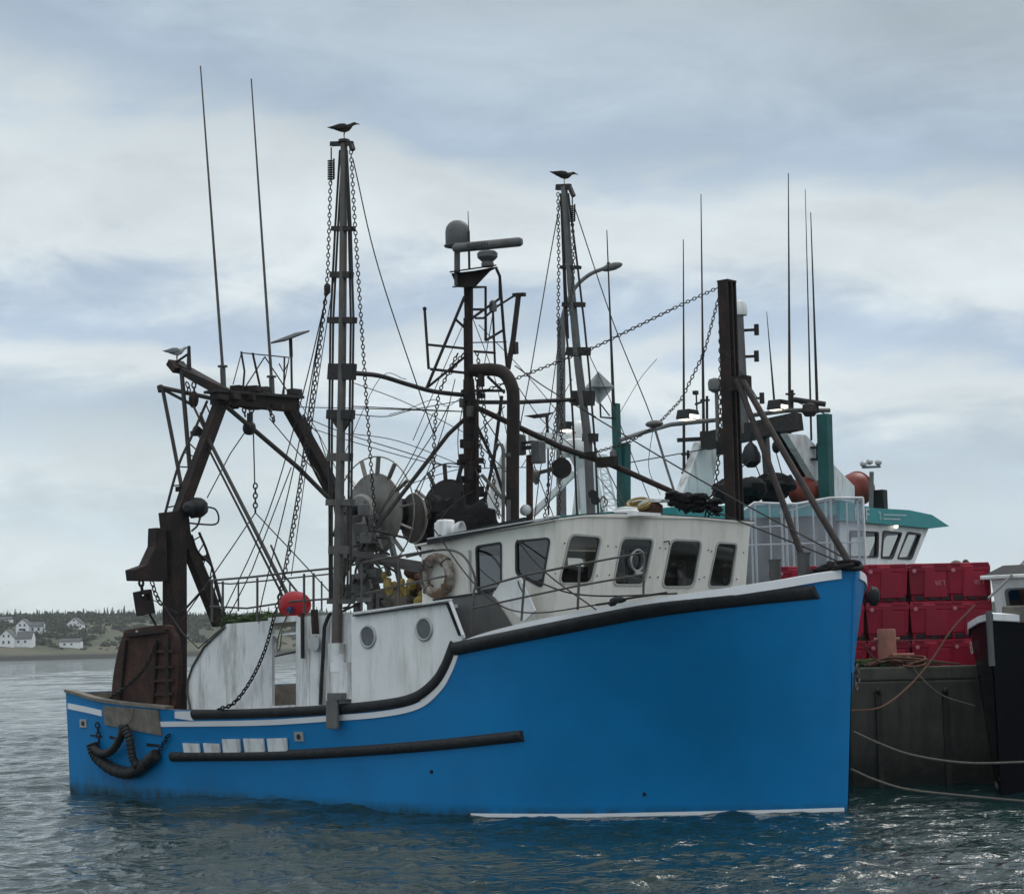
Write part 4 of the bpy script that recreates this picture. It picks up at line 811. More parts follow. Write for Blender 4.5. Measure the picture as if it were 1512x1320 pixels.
tubes('hydraulic_hose',[(curve(AL([(305,748),(318,752),(323,765),(318,774),(298,774),(278,772)],GA+.2),n=24),.016),(curve(AL([(297,758),(292,775),(283,784)],GA+.2),n=10),.018),(curve(AL([(283,790),(292,815),(312,835),(318,862),(326,890)],GA+.2),n=20),.022),(AL([(266,780),(264,830),(268,850),(268,880)],GA+.25),.008)],M['black'],GL)
# aerials on the gallows head
for pts,n_ in (([(296,98),(330,560)],'a'),([(371,117),(402,575)],'b')):
    (x0,y0),(x1,y1)=pts; m=MB(); a,b=A_(x0,y0,GA),A_(x1,y1,GA); m.tube([a,a.lerp(b,.5),b],[.012,.022,.03],7); m.tube([a.lerp(b,.965),b-Vector((0,0,.18))],.05,8); m.lathe([(.09,0),(.09,.03)],a.lerp(b,.962),(0,0,1),10); m.tube([a,a.lerp(b,.004)],.014,6); part('whip_aerial',m,M['galv'],GL)
fr=[([(356,521),(427,528)],.012),([(356,519),(361,548),(359,572)],.02),([(373,521),(385,576)],.022),([(391,527),(360,575)],.012),([(356,523),(344,568)],.010),([(391,527),(428,583)],.012),([(420,527),(419,585)],.018),([(427,528),(416,585)],.010),([(412,537),(419,550),(426,535)],.012)]
tubes('aerial_frame',[(AL(p,GA-.1),r) for p,r in fr],M['steel'],GL,6)
dsh=MB(); dsh.prism([A_(411,506,GA)+Vector((-.22,0,0)),A_(447,492,GA)+Vector((-.22,0,0)),A_(447,492,GA)+Vector((.2,0,0)),A_(411,506,GA)+Vector((.2,0,0))],(0,0,.035)); part('flat_dish',dsh,M['black'],GL,bevel=.01)
tubes('dish_mast',[(AL([(429,500),(430,527)],GA),.034),(AL([(430,520),(431,580)],GA),.022)],M['steel'],GL)
for (x,y) in ((435,580),(385,578)): part('deck_lamp',MB().box(A_(x,y,GA-.05),(.18,.25,.14)),M['steel'],GL,bevel=.02)
part('gallows_clutter',(lambda m:[m.box(A_(random.Random(i).uniform(312,436),random.Random(i+50).uniform(573,602),GA+random.Random(i+9).uniform(-.2,.15)),(.2,random.Random(i+3).uniform(.1,.4),.1),random.Random(i).random()) for i in range(20)] and m)(MB()),M['rust_dark'],GL)
gt=MB(); gt.tube(LP([(279,511,1.05),(279,546,1.05)]),[.03,.05],6); gt.tube(LP([(279,522,1.05),(260,535,1.05)]),.022,6); part('jib_spike',gt,M['steel'],GL)
tubes('gallows_stay',[(LP([(334,600,.9),(372,632,.5),(440,690,-.3),(490,740,-.8)]),.045),(LP([(306,645,1.3),(365,760,1.6),(432,893,2.0)]),.034),(LP([(304,655,1.3),(360,765,1.6),(420,885,2.0)]),.02),(LP([(400,805,1.9),(420,850,2.0),(440,875,2.1)]),.018)],M['steel'],GL)
for pts,r in (([(366,632,.5),(340,670,.8),(306,735,1.2)],.011),([(374,636,.5),(376,715,.6)],.013),([(377,757,.7),(345,805,1.2),(300,870,2.0),(262,925,2.3)],.011),([(377,757,.7),(432,815,1.2),(497,885,2.2)],.011),([(398,618,0),(440,668,.1),(470,700,.2)],.011),([(430,600,-.6),(470,640,-.9),(505,745,-.9)],.01),([(483,690,-.4),(495,760,-.4)],.011),([(232,880,2.3),(270,935,2.4),(293,957,2.8)],.012),([(293,957,2.8),(330,925,2.8),(372,842,2.6),(430,690,2.0)],.010),([(225,885,2.4),(262,905,2.45)],.009),([(268,905,2.2),(300,870,2.2)],.02),([(400,970,-2.3),(437,962,-2.4)],.02)): part('stay',MB().tube(LP(pts),r,5),M['steel'],GL)
for pts in ([(372,600,.3),(370,618,.35)],[(360,603,.3),(362,615,.3)],[(377,714,.6),(377,757,.7)],[(397,602,0),(405,622,.1)],[(276,565,1.05),(280,580,1.05)],[(286,565,1.05),(287,580,1.05)],[(224,858,2.3),(230,878,2.3),(238,893,2.3)]): part('chain',MB().chain(LP(pts),.09,.015),M['steel'],GL)
part('sheave_block',MB().lathe([(.1,-.05),(.13,-.03),(.13,.03),(.1,.05)],P(368,632,.5),Vector((.2,-1,0)),16).box(P(369,618,.45),(.1,.06,.2)),M['black'],GL); part('sheave_block',MB().ell(P(286,590,1.05),(.12,.07,.16),10,7),M['rust_dark'],GL)
# ---- net drum and winch frames abaft the wheelhouse
ax=Vector((0,1,0))
def drum(px,py,s,r,rr,n,ph):
    c=P(px,py,s); m=MB(); m.lathe([(r,-.012),(r,.012)],c,ax,40)
    for k in range(n):
        t=6.283*k/n+ph; d=Vector((math.cos(t),0,math.sin(t))); m.bar(c+d*(r-.03),c+d*rr,.02,.085,ax)
    m.torus(c,ax,rr,.012,48,6); return c,m
c1,m=drum(553,757,1.0,.65,.92,14,.1); ND=part('drum_flange',m,M['zinc'])
c2,m=drum(662,764,-.9,.66,.93,14,.3); part('drum_flange',m,M['steel'])
part('drum_core',MB().lathe([(.26,0),(.26,1.95)],c1,ax,24),M['net_black'],B)
part('drum_disc',MB().lathe([(0,-.02),(.32,-.02),(.36,.03),(.30,.10)],c1+Vector((-.12,-.22,-.05)),ax,32),M['zinc'],B)
part('winch_dish',MB().lathe([(.40,0),(.41,.03),(.30,.12),(.12,.2),(0,.22)][::-1],P(609,765,.5),Vector((.25,1,0)),32).lathe([(.41,0),(.42,.02),(.41,.04)],P(609,765,.5),Vector((.25,1,0)),32),M['zinc'],B)
wf=MB()
for a,b,w in (((515,750),(500,890),.10),((515,750),(545,890),.10),((505,790),(550,800),.07),((540,740),(575,850),.06),((490,815),(640,845),.09),((520,860),(580,800),.06),((600,900),(575,790),.07),((535,880),(600,880),.07)): wf.bar(P(*a,1.6),P(*b,1.6),w,w)
part('winch_frame',wf,M['grey'],B,smooth=False)
part('drum_bearer',MB().bar(P(500,813,2.3),P(650,838,1.6),.09,.09),M['galv'],B,smooth=False)
for i in range(40):
    g_=random.Random(i+200); wb=MB(); wb.box(P(g_.uniform(508,560),g_.uniform(750,900),g_.uniform(.8,1.9)),(g_.uniform(.08,.3),.2,g_.uniform(.06,.25)),g_.random()*3); part('winch_block',wb,M['grey'],B,bevel=.01)
for i in range(14):
    g_=random.Random(i+300); wb=MB(); x,y=g_.uniform(505,590),g_.uniform(755,880); wb.tube(curve([P(x,y,1.9),P(x+g_.uniform(-25,30),y+g_.uniform(-30,30),1.8),P(x+g_.uniform(-30,30),y+g_.uniform(0,50),1.7)],n=10),.02,5); part('hydraulic_hose',wb,M['steel'],B)
part('hydraulic_motor',MB().ell(P(526,752,1.75),(.13,.1,.1),9,6,bump=.4),M['black'],B)
part('roof_cover',MB().ell(P(706,775,.2),(.30,.4,.36),16,10,bump=.3,seed=2).ell(P(676,778,.5),(.38,.35,.34),14,9,bump=.3,seed=5),M['net_black'],B)
# ================================================================= things lying, hanging or perched on the boat
BM=BF.M
def onboat(o,base):
    # keep a loose thing at top level, its origin at its own foot
    w=BM@Vector(base); o.data.transform(Matrix.Translation(-Vector(base))); o.matrix_world=Matrix.Translation(w)@Matrix.Rotation(BF.ang,4,'Z'); return o
def bthing(name,label,cat,base,group=None):
    e=empty(name,label,cat,M=Matrix.Translation(BM@Vector(base))@Matrix.Rotation(BF.ang,4,'Z'),group=group); return e,Vector(base)
def sub(m,base,name,mat,e,**k):
    o=m.build(name,mat,e,**k); o.data.transform(Matrix.Translation(-base)); return o
# net drum's net and the piles
o=MB()
for i in range(9): 
    g_=random.Random(i+70); o.ell(c1+Vector((g_.uniform(-.25,.25),1.25+g_.random()*.55,g_.uniform(-.35,.0))),(.36,.3,.34),14,9,bump=.45,seed=i)
o=o.build('net',M['net_black']); tag(o,'black trawl net wound on the drum behind the wheelhouse','net'); onboat(o,c1+Vector((0,.9,-.5)))
e,b=bthing('net_pile','heap of brown netting with yellow floats behind the lifebuoy','net pile',P(600,890,1.2))
m=MB()
for i in range(16):
    g_=random.Random(i+11); m.ell(P(g_.uniform(545,645),g_.uniform(862,892),g_.uniform(.6,1.7)),(.22,.2,.12),10,7,bump=.5,seed=i)
sub(m,b,'netting',M['rope'],e)
m=MB()
for i in range(6):
    g_=random.Random(i+31); m.ell(P(g_.uniform(612,642),g_.uniform(840,870),g_.uniform(.8,1.4)),(.18,.15,.14),10,7,bump=.5,seed=i)
sub(m,b,'red_netting',M['rope_red'],e)
for i in range(22):
    g_=random.Random(i+91); x=g_.uniform(560,642); y=850+(x-560)*.35+g_.uniform(-8,22); c=P(x,y,1.9-g_.random()*.3); q_=.7+.6*g_.random(); sub(MB().ell(c,(.06*q_,.06*q_,.08*q_),9,6,bump=.25,seed=i),b,'float',M['yellow'],e)
o=MB()
for i in range(60):
    g_=random.Random(i+500); x=g_.uniform(338,425); s=g_.uniform(1.4,2.6); base=P(x,914,s); base.z=2.80+.025*(base.x-4.3); o.ell(base+Vector((0,0,.04)),(.15+g_.random()*.1,.14,.05*g_.random()+.035),9,6,bump=.7,seed=i)
for i in range(160):
    g_=random.Random(i+900); x=g_.uniform(334,425); s=g_.uniform(1.4,2.68); a=P(x,914,s); a.z=2.84+.025*(a.x-4.3); o.tube(curve([a,a+Vector((g_.uniform(-.15,.15),g_.uniform(-.1,.1),g_.uniform(.04,.13))),a+Vector((g_.uniform(-.3,.3),g_.uniform(-.2,.2),g_.uniform(-.02,.1)))],n=6),.008,4)
o=o.build('green_net',M['net_green']); tag(o,'tangle of green netting spread on the shelter deck beside the red buoy','net'); onboat(o,P(370,914,2.2))
e,b=bthing('buoy','round red mooring buoy with navy plug resting on the shelter deck','buoy',P(435,915,2.5))
c=P(435,893.5,2.5); sub(MB().ell(c,(.30,.235,.225),22,14),b,'ball',M['red'],e)
pg=P(427,902,2.78); sub(MB().lathe([(.055,0),(.06,.05),(.045,.08),(.02,.10)],c+(pg-c)*.75,(pg-c),14),b,'plug',M['blue_plug'],e)
sub(MB().tube(curve(LP([(427,902,2.82),(418,922,2.86),(411,940,2.88),(409,958,2.88),(413,958,2.88),(416,935,2.88)]),n=20),.011,5),b,'lanyard',M['rope'],e)
# lifebuoy on the house side
e,b=bthing('lifebuoy','worn white and brown lifebuoy ring hung on the wheelhouse side','lifebuoy',P(645,884,2.36))
c=P(645,850,2.40); dirty=rusty('stained_ring',(.38,.35,.31),(.12,.07,.045),.8,3.2,(.40,.56)); sub(MB().torus(c,(0,1,0),.265,.075,36,10),b,'ring',dirty,e)
for k in range(4):
    t=.8+k*1.571; d=Vector((math.cos(t),0,math.sin(t))); sub(MB().torus(c+d*.265,Vector((-d.z,0,d.x)),.085,.010,14,5),b,'band',M['rope'],e)
lt=MB()
for k,(w,h) in enumerate(((.02,.05),(.018,.05),(.02,.05),(.02,.05),(.02,.05),(.018,.05))):
    t=math.pi-.75+.26*k; d=Vector((math.cos(t),0,math.sin(t))); tt=Vector((-d.z,0,d.x)); p0=c+d*.265+Vector((0,-.078,0))
    for f in (-1,1): lt.bar(p0+tt*.022*f-d*.035,p0+tt*.022*f+d*.035,.010,.006,(0,1,0))
    if k%2==0: lt.bar(p0-tt*.022+d*.03,p0+tt*.022-d*.03,.010,.006,(0,1,0))
    else: lt.bar(p0-tt*.022-d*.035,p0+tt*.022-d*.035,.010,.006,(0,1,0))
sub(lt,b,'lettering',M['ink'],e)
# trawl door
e,b=bthing('trawl_door','rusty brown steel trawl door standing at the stern inside the rail','trawl door',Vector((P(210,1040,2.5).x,-2.5,.76)))
out=[(157,1063),(163,1035),(166,1000),(173,962),(181,937),(188,929),(245,922),(254,931),(261,948),(263,1000),(256,1063)]
def dz(p): return Vector((p.x,p.y,max(.77,p.z)))
o_=curve([dz(P(x,y,2.50)) for x,y in out],n=30); TD=sub(MB().prism(o_,(0,.09,0)),b,'door_plate',M['rust'],e,bevel=.02)
m=MB(); m.bar(dz(P(176,1050,2.53)),P(186,945,2.53),.06,.05); m.bar(P(187,938,2.53),P(246,931,2.53),.10,.06); m.bar(dz(P(249,1050,2.53)),P(247,935,2.53),.05,.09); m.bar(dz(P(225,1055,2.53)),P(232,945,2.53),.05,.05); sub(m,b,'edge_rib',M['rust_dark'],e,smooth=False)
m=MB()
for y in (962,985,1005,1025): m.bar(P(229,y,2.54),P(256,y-1,2.54),.03,.04)
sub(m,b,'cross_rib',M['rust'],e,smooth=False)
sub(MB().box(P(202,934,2.56),(.05,.01,.08)),b,'paint_mark',M['white_dirty'],e)
sub(MB().chain(curve(LP([(163,1030,2.58),(185,1015,2.62),(215,985,2.62),(233,945,2.58)]),n=16),.07,.012),b,'chain',M['black'],e)
# hanging steel block
e,b=bthing('pulley_block','rust dark steel pulley block hanging by chain above the trawl door','pulley block',A_(212,905,GA))
BK=A_(210,873,GA); u=(A_(215,905,GA)-BK).normalized(); v=Vector((0,-1,0)); v=(v-u*v.dot(u)).normalized()
def bk(i,j): return BK+v*i+u*j
m=MB()
for x in (-.06,.09): m.prism([bk(-.13,0)+Vector((x,0,0)),bk(.13,0)+Vector((x,0,0)),bk(.13,.42)+Vector((x,0,0)),bk(0,.47)+Vector((x,0,0)),bk(-.13,.42)+Vector((x,0,0))][:],(-.03,0,0)) if 0 else None
m.bar(bk(-.11,0),bk(-.11,.40),.05,.18,(1,0,0)); m.bar(bk(.11,0),bk(.11,.40),.05,.18,(1,0,0)); m.bar(bk(-.13,.02),bk(.13,.02),.18,.06,u); m.bar(bk(-.13,.28),bk(.13,.28),.17,.22,u)
sub(m,b,'cheek',M['rust_dark'],e,smooth=False); sub(MB().lathe([(.05,-.05),(.04,0),(.05,.05)],bk(0,.12),(1,0,0),14),b,'sheave',M['rust_dark'],e); sub(MB().chain(AL([(208,857),(210,873)],GA),.07,.022),b,'chain',M['black'],e); sub(MB().tube(AL([(220,905),(233,928)],GA),.02,5),b,'wire',M['black'],e)
# hose fender slung over the side
e,b=bthing('hose_fender','looped black rubber hose fender hung by chains on the stern quarter','fender',hp(1.9,.35,.1))
def F_(x,y,o=.10): q=P(x,y,2.8); return hp(q.x,q.z,o)
lo=curve([F_(x,y) for x,y in ((137,1098),(140,1110),(147,1121),(164,1135),(186,1141),(203,1135),(216,1125),(230,1113))],n=60)
def ribbed(pts,r): return [r*(1.2+.12*math.sin(i*2.1)) for i in range(len(pts))]
sub(MB().tube(lo,ribbed(lo,.085),12),b,'hose',M['black_rubber'],e)
for p in ([(190,1071),(186,1086),(172,1106),(158,1112),(144,1106)],[(192,1071),(198,1092),(200,1118),(206,1131)]):
    q=curve([F_(x,y,.17) for x,y in p],n=40); sub(MB().tube(q,ribbed(q,.058),10),b,'hose',M['black_rubber'],e)
for p in ([(143,1067),(144,1096)],[(249,1084),(229,1112)]): sub(MB().chain([F_(x,y,.05) for x,y in p],.07,.014),b,'chain',M['black'],e)
sub(MB().tube([F_(192,1074,.15),F_(199,1060,.08),F_(201,1046,.05)],.012,5),b,'lanyard',M['rope'],e)
# old rope on the stem head
o=MB()
for i in range(7):
    g_=random.Random(i+41); o.torus(P(1247+g_.uniform(-10,8),835+g_.uniform(-3,2),g_.uniform(-.25,.25))+Vector((0,0,-.02)),Vector((g_.uniform(-.3,.3),g_.uniform(-.3,.3),1)),.13+g_.random()*.1,.03,16,6)
o.ell(P(1225,843,-.1),(.3,.2,.08),12,7,bump=.5); o.tube(curve(LP([(1180,840,-.3),(1195,846,-.2),(1210,842,-.2),(1230,842,-.1)]),n=14),.03,6)
o=o.build('rope_coil',M['net_black']); tag(o,'dark tangled rope heaped on the bow of the blue boat','rope'); onboat(o,P(1240,845,0))
# gulls
def gull(name,label,pos,heading,length,body,wing,head,group=None,look=0,tilt=-.1):
    e=empty(name,label,'gull',M=Matrix.Translation(pos)@Matrix.Rotation(heading,4,'Z'),group=group); k=length
    Rm=Matrix.Rotation(tilt,3,'Y'); c=Vector((0,0,.40*k))
    prof=[(-.50,.10,.012,.02),(-.40,.085,.045,.03),(-.28,.05,.085,.065),(-.12,.015,.115,.115),(.04,.0,.125,.135),(.18,.02,.11,.125),(.28,.07,.075,.09),(.335,.115,.055,.065),(.40,.13,.055,.06),(.455,.125,.042,.048),(.485,.115,.02,.025)]
    m=MB(); rings=[]
    for x,z,w,h in prof: rings.append([m.bm.verts.new(c+Rm@Vector((x*k,math.cos(6.283*j/14)*w*k,(z+math.sin(6.283*j/14)*h)*k))) for j in range(14)])
    for a,b_ in zip(rings,rings[1:]): m.quadring(a,b_)
    m.face(rings[0][::-1]); m.face(rings[-1]); m.build('body',body,e,ang=180)
    for s in (-1,1):
        m=MB(); prof2=[(.2,.03,.03),(.08,.06,.105),(-.1,.07,.12),(-.3,.09,.085),(-.46,.125,.035),(-.60,.15,.006)]
        r=[]
        for x,z,h in prof2:
            y=s*(.128 if x>-.2 else .09 if x>-.4 else .045 if x>-.55 else .02)*k*(.75 if x>.15 else 1); r.append([m.bm.verts.new(c+Rm@Vector((x*k,y+s*.012*k*t,(z+dz_*h)*k))) for dz_,t in ((1,-1.2),(.6,1),(0,1.4),(-.6,1),(-.95,-.4),(0,-1.5))])
        for a,b_ in zip(r,r[1:]): m.quadring(a,b_)
        m.face(r[0]); m.face(r[-1]); m.build('wing',wing,e,ang=180)
        MB().tube([Vector((.02*k,s*.04*k,.30*k)),Vector((.0,s*.04*k,.14*k)),Vector((.02*k,s*.045*k,.012*k)),Vector((.08*k,s*.05*k,.006*k))],[.022*k,.013*k,.012*k,.008*k],6).build('leg',M['yellow'],e)
    m=MB(); hb=c+Rm@Vector((.475*k,0,.115*k)); t=Rm@Vector((.13*k,0,-.045*k)); m.tube([hb,hb+t*.6,hb+t],[.026*k,.02*k,.006*k],7); m.build('beak',M['yellow'] if head is None else head,e)
    for s in (-1,1): MB().ell(c+Rm@Vector((.43*k,s*.046*k,.145*k)),.011*k,7,5).build('eye',M['black'],e)
gb=paint('mottled_brown_feathers',(.055,.045,.036),.9,.5,30); gw=paint('dark_brown_feathers',(.030,.026,.023),.9,.4,30); wb_=paint('white_feathers',(.55,.55,.54),.9,.1,20); gg=paint('pale_grey_feathers',(.20,.22,.23),.9,.15,20)
pos=BM@(mp(508,207)+Vector((0,0,.005))); gull('gull','brown gull standing on top of the taller mast near the stern',pos,R(-8),.43,gb,gw,gw,'gulls perched on the fishing boat')
pos=BM@(pp(833,274)+Vector((0,0,.0))); gull('gull','brown gull standing on the mast head beside the street lamp',pos,R(6),.43,gb,gw,gw,'gulls perched on the fishing boat',tilt=.04)
pos=BM@(P(261,535,1.05)); gull('gull','pale gull with grey wings perched on the stern gallows jib',pos,R(-12),.46,wb_,gg,None,'gulls perched on the fishing boat')

part('loudhailer_mast',MB().tube(LP([(966,630,-1.6),(984,690,-1.6),(1003,748,-1.6)]),.02,6).ell(P(966,626,-1.6),(.17,.1,.06),12,7),M['grey'],B)
# ================================================================= the pier and what stands on it
PZ=1.66
e=empty('pier','dark concrete fishing pier with a raised curb behind the blue bow','pier',loc=(5.2,30.5,0))
def wsub(m,e,name,mat,**k):
    o=m.build(name,mat,e,**k); o.data.transform(e.matrix_world.inverted() if e.matrix_world!=Matrix() else Matrix.Translation(-e.location)); return o
def wthing(name,label,cat,loc,group=None): return empty(name,label,cat,loc=Vector(loc),group=group)
pts=[(5.3,30.5),(4.05,32.6),(4.05,34.35),(8.4,34.35),(8.4,30.5)]
wsub(MB().prism([(x,y,-1.2) for x,y in pts],(0,0,PZ+1.2)),e,'pier_wall',M['pier'],smooth=False,bevel=.03)
wsub(MB().box((6.86,30.64,PZ+.115),(3.1,.26,.22)),e,'curb',M['concrete'],smooth=False,bevel=.03)
for px in (1297,1396):
    a=wy(px,1020,30.42); m=MB(); m.bar((a.x,30.46,-.3),(a.x,30.46,a.z),.09,.08,(0,1,0)); m.ell((a.x,30.43,a.z),(.05,.06,.06),8,6); wsub(m,e,'ladder_rail',M['steel'])
e=empty('back_pier','low concrete quay behind the boats','pier',loc=(3,52,0)); wsub(MB().box((4.5,53.2,.2),(13,5,2.9)),e,'pier_wall',M['concrete'],smooth=False)
# bollard and its rope
b0=wy(1311,986,30.95); e=wthing('bollard','round faded red mooring post with a cross bar on the pier','bollard',(b0.x,30.95,PZ))
hB=wy(1311,928,30.95).z-PZ; wsub(MB().lathe([(.155,0),(.15,hB-.03),(.135,hB)],(b0.x,30.95,PZ),(0,0,1),18),e,'post',M['pinkpost']); zb=wy(1311,944,30.95).z; wsub(MB().tube([(b0.x-.21,30.95,zb),(b0.x+.21,30.95,zb)],.035,8),e,'cross_bar',M['pinkpost'])
m=MB(); c=wy(1335,975,30.75)
for i in range(11):
    g_=random.Random(i+700); m.torus((c.x+g_.uniform(-.22,.22),30.75+g_.uniform(-.1,.1),PZ+.24+g_.random()*.12),(g_.uniform(-.4,.4),g_.uniform(-.5,.2),1),.10+g_.random()*.10,.018,18,6)
for i in range(6):
    g_=random.Random(i+740); y=30.6+g_.random()*.2; m.tube(curve([(c.x-.75+g_.random()*.3,y,PZ+.25),(c.x-.2,y-.05,PZ+.30+g_.random()*.08),(c.x+.5+g_.random()*.4,y,PZ+.245)],n=12),.017,5)
o=m.build('rope_coil',M['rope_red']); tag(o,'orange brown mooring rope heaped on the pier curb beside the bollard','rope'); setbase(o,(c.x,30.75,PZ+.2))
m=MB(); c=wy(1285,980,30.75)
for i in range(7):
    g_=random.Random(i+800); m.ell((c.x+g_.uniform(-.2,.25),30.75+g_.uniform(-.08,.08),PZ+.25+g_.random()*.06),(.12,.07,.06),9,6,bump=.6,seed=i)
o=m.build('net_bundle',M['net_green']); tag(o,'small grey green bundle of netting on the pier curb left of the bollard','net'); setbase(o,(c.x,30.75,PZ+.2))
wsub_c=wthing('pier_cleat','rusty horizontal bar cleat wrapped with rope on the pier curb','cleat',(wy(1333,970,30.66).x,30.66,PZ+.22)); c=wy(1333,967,30.66); wsub(MB().tube([(c.x-.16,30.66,c.z),(c.x+.18,30.66,c.z)],.03,8).bar((c.x-.05,30.66,PZ+.2),(c.x-.05,30.66,c.z),.05,.05).bar((c.x+.08,30.66,PZ+.2),(c.x+.08,30.66,c.z),.05,.05),wsub_c,'bar',M['pinkpost'])
# red insulated fish tubs
TY=32.15; TD_=.92
zt=wy(1340,832,TY).z; TH=(zt-PZ)/3
xs=[wy(px,860,TY).x for px in (1145,1211,1277,1342,1405,1458)]
def tub_meshes(w,h):
    d=TD_; m=MB()
    def ring(z,i): return [Vector((x*(w/2-i),y*(d/2-i),z)) for x,y in ((-1,-1),(1,-1),(1,1),(-1,1))]
    # foot, waist and flared lip with a rounded lid
    prev=None
    for z,i in ((.0,.05),(.10,.045),(.12,.03),(h*.55,.018),(h-.15,.008),(h-.13,.0),(h-.06,.0),(h-.05,.012),(h-.02,.012),(h-.004,.03)):
        r=[m.bm.verts.new(p) for p in ring(z,i)]
        if prev: m.quadring(prev,r)
        else: m.face(r[::-1])
        prev=r
    m.face(prev)
    y=-d/2
    body=m
    p=MB(); p.prism([Vector((x,y+.03,z)) for x,z in ((-w*.16,.06),(w*.40,.06),(w*.36,h-.16),(w*.12,h-.16),(w*.10,h-.06),(-w*.12,h-.06))],(0,-.035,0))
    f=[MB().box((x*w/.76,y+.04,.055),(.14,.06,.07)) for x in (-.20,.04,.26)]
    hn=MB(); hn.lathe([(.035,0),(.035,.014),(.02,.016)],(-w*.36,y+.01,h-.13),(0,-1,0),14)
    ld=MB(); ld.box((w*.28,y+.006,h-.035),(w*.36,.03,.055))
    l2=MB(); l2.box((-w*.30,y+.006,h-.03),(w*.22,.03,.05))
    return body,p,f,hn,ld,l2
names=['{} red fish tub {}']
tubs={}
b_,p_,f_,h_,l_,l2_=tub_meshes(.735,TH)
TP=empty('fish_tub','','fish tub',loc=(0,0,0),group='red fish tubs stacked on the pier')
tb=b_.build('tub',M['tote'],TP,False,bevel=.012); tp=p_.build('side_panel',M['tote'],TP,False,bevel=.012); tf=[q_.build('fork_pocket',M['black'],TP,False) for q_ in f_]; th_=h_.build('hinge_boss',M['tote_ink'],TP); tl=l_.build('lid_catch',M['tote'],TP,False,bevel=.008); l2_.build('lid_catch',M['tote'],TP,False,bevel=.008)
tt=text_mesh('L3R',.115,M['tote_ink'],Matrix.Translation((.16,-TD_/2-.010,.16))@Matrix.Rotation(R(90),4,'X'),'lettering',TP)
colname=['behind the bow of the blue boat, far left stack','behind the bow rail, second stack from left','half hidden right behind the bow','in the middle stack behind the bollard','in the right hand stack beside the black boat']
rown=['bottom red fish tub ','middle red fish tub ','topmost red fish tub ']
first=True
for ci in range(5):
    rs_=random.Random(ci+5)
    for ri in range(3):
        if first: e=TP; first=False; kids=[]
        else:
            e=TP.copy(); COL.objects.link(e)
            for ch in list(TP.children):
                if ch.name.startswith('lettering') and (ri==1 or ci<3): continue
                c=ch.copy(); COL.objects.link(c); c.parent=e
                if ch.name.startswith('lettering') and ri==2: c.matrix_parent_inverse=Matrix(); c.matrix_basis=Matrix.Translation((.16,0,TH*.5-.01))@Matrix.Rotation(R(180),4,'Y')@Matrix.Translation((-.16,0,-.16))
        e.rotation_euler.z=R(rs_.uniform(-1.1,1.1)); e.location=((xs[ci]+xs[ci+1])/2+rs_.uniform(-.008,.008),TY+TD_/2+rs_.uniform(-.025,.025),PZ+.002+TH*ri); e['label']=rown[ri]+colname[ci]
for i,(x,l) in enumerate(((1412,'pale brown rounded float lying behind the top right red tub'),(1426,'small dark brown round float on the top right red tub'))):
    p=wy(x,834,33.4); o=MB().ell(p,(.11 if i==0 else .07,.1,.085 if i==0 else .10),12,8).build('net_float',M['wood'] if i==0 else M['rust']); tag(o,l,'float'); setbase(o,p-Vector((0,0,.08)))
sp=MB().box((wy(1420,840,33.35).x,33.36,PZ+.9),(.9,.45,1.95)); o=sp.build('crate_stack',M['tote'],None,False,bevel=.02); tag(o,'tall plain red crate behind the right hand red fish tubs','crate'); setbase(o,(wy(1420,840,33.35).x,33.36,PZ))
# clear plastic shelter
EY=33.75; e=wthing('plastic_shelter','clear plastic sheeted shelter with white tube frame behind the blue bow','shelter',(wy(1185,950,EY).x,EY,PZ))
def EP(x,y,dy=0): return wy(x,y,EY+dy)
fm=MB(); top=[(1093,757),(1114,742),(1160,744),(1176,744),(1226,735),(1274,735)]
for x,y in top: 
    a=EP(x,y); fm.tube([(a.x,a.y,PZ),a],.025,6); b=wy(x,y,EY); fm.tube([(a.x,EY+.55,PZ),(a.x,EY+.55,a.z-.03)],.022,6); fm.tube([a,(a.x,EY+.55,a.z-.03)],.02,6)
fm.tube([EP(*p) for p in top],.025,6); fm.tube([EP(1093,805),EP(1274,800)],.018,6); fm.tube([EP(1093,780),EP(1160,776)],.016,6); fm.tube([EP(1150,758),EP(1226,736)],.014,6)
for x in (1136,1200,1250): a=EP(x,742); fm.tube([(a.x,EY,PZ),a],.016,6)
wsub(fm,e,'frame',M['white'])
def sheetmat():
    m=bpy.data.materials.new('clear_sheeting'); m.use_nodes=True; nt=m.node_tree; nt.nodes.clear(); N=nt.nodes; out=N.new('ShaderNodeOutputMaterial'); tr=N.new('ShaderNodeBsdfTransparent'); tr.inputs[0].default_value=(.80,.84,.87,1)
    df=N.new('ShaderNodeBsdfPrincipled'); df.inputs['Base Color'].default_value=(.42,.47,.52,1); df.inputs['Roughness'].default_value=.25; n=noise_n(nt,2.2,4,.55,(1,1,.45)); bump(nt,df,n,.7,.05)
    mx=N.new('ShaderNodeMixShader'); nt.links.new(ramp(nt,n,[(.32,(.10,)*3),(.72,(.46,)*3)]),mx.inputs[0]); nt.links.new(tr.outputs[0],mx.inputs[1]); nt.links.new(df.outputs[0],mx.inputs[2]); nt.links.new(mx.outputs[0],out.inputs[0]); return m
SHM=sheetmat()
def sheet(x0,y0,x1,y1,name='sheet'):
    a=EP(x0,y0);b=EP(x1,y1); m=MB(); n=14; rows=[]
    for j in range(n+1):
        rows.append([Vector((a.x+(b.x-a.x)*i/n,EY-.03+.02*mnoise.noise(Vector((i*.5+x0,j*.35,1))),PZ+.02+((a.z+(b.z-a.z)*i/n)-PZ-.02)*j/n)) for i in range(n+1)])
    m.grid(rows); wsub(m,e,name,SHM)
sheet(1093,757,1114,742); sheet(1114,742,1176,744); sheet(1176,744,1226,735); sheet(1226,735,1274,735)
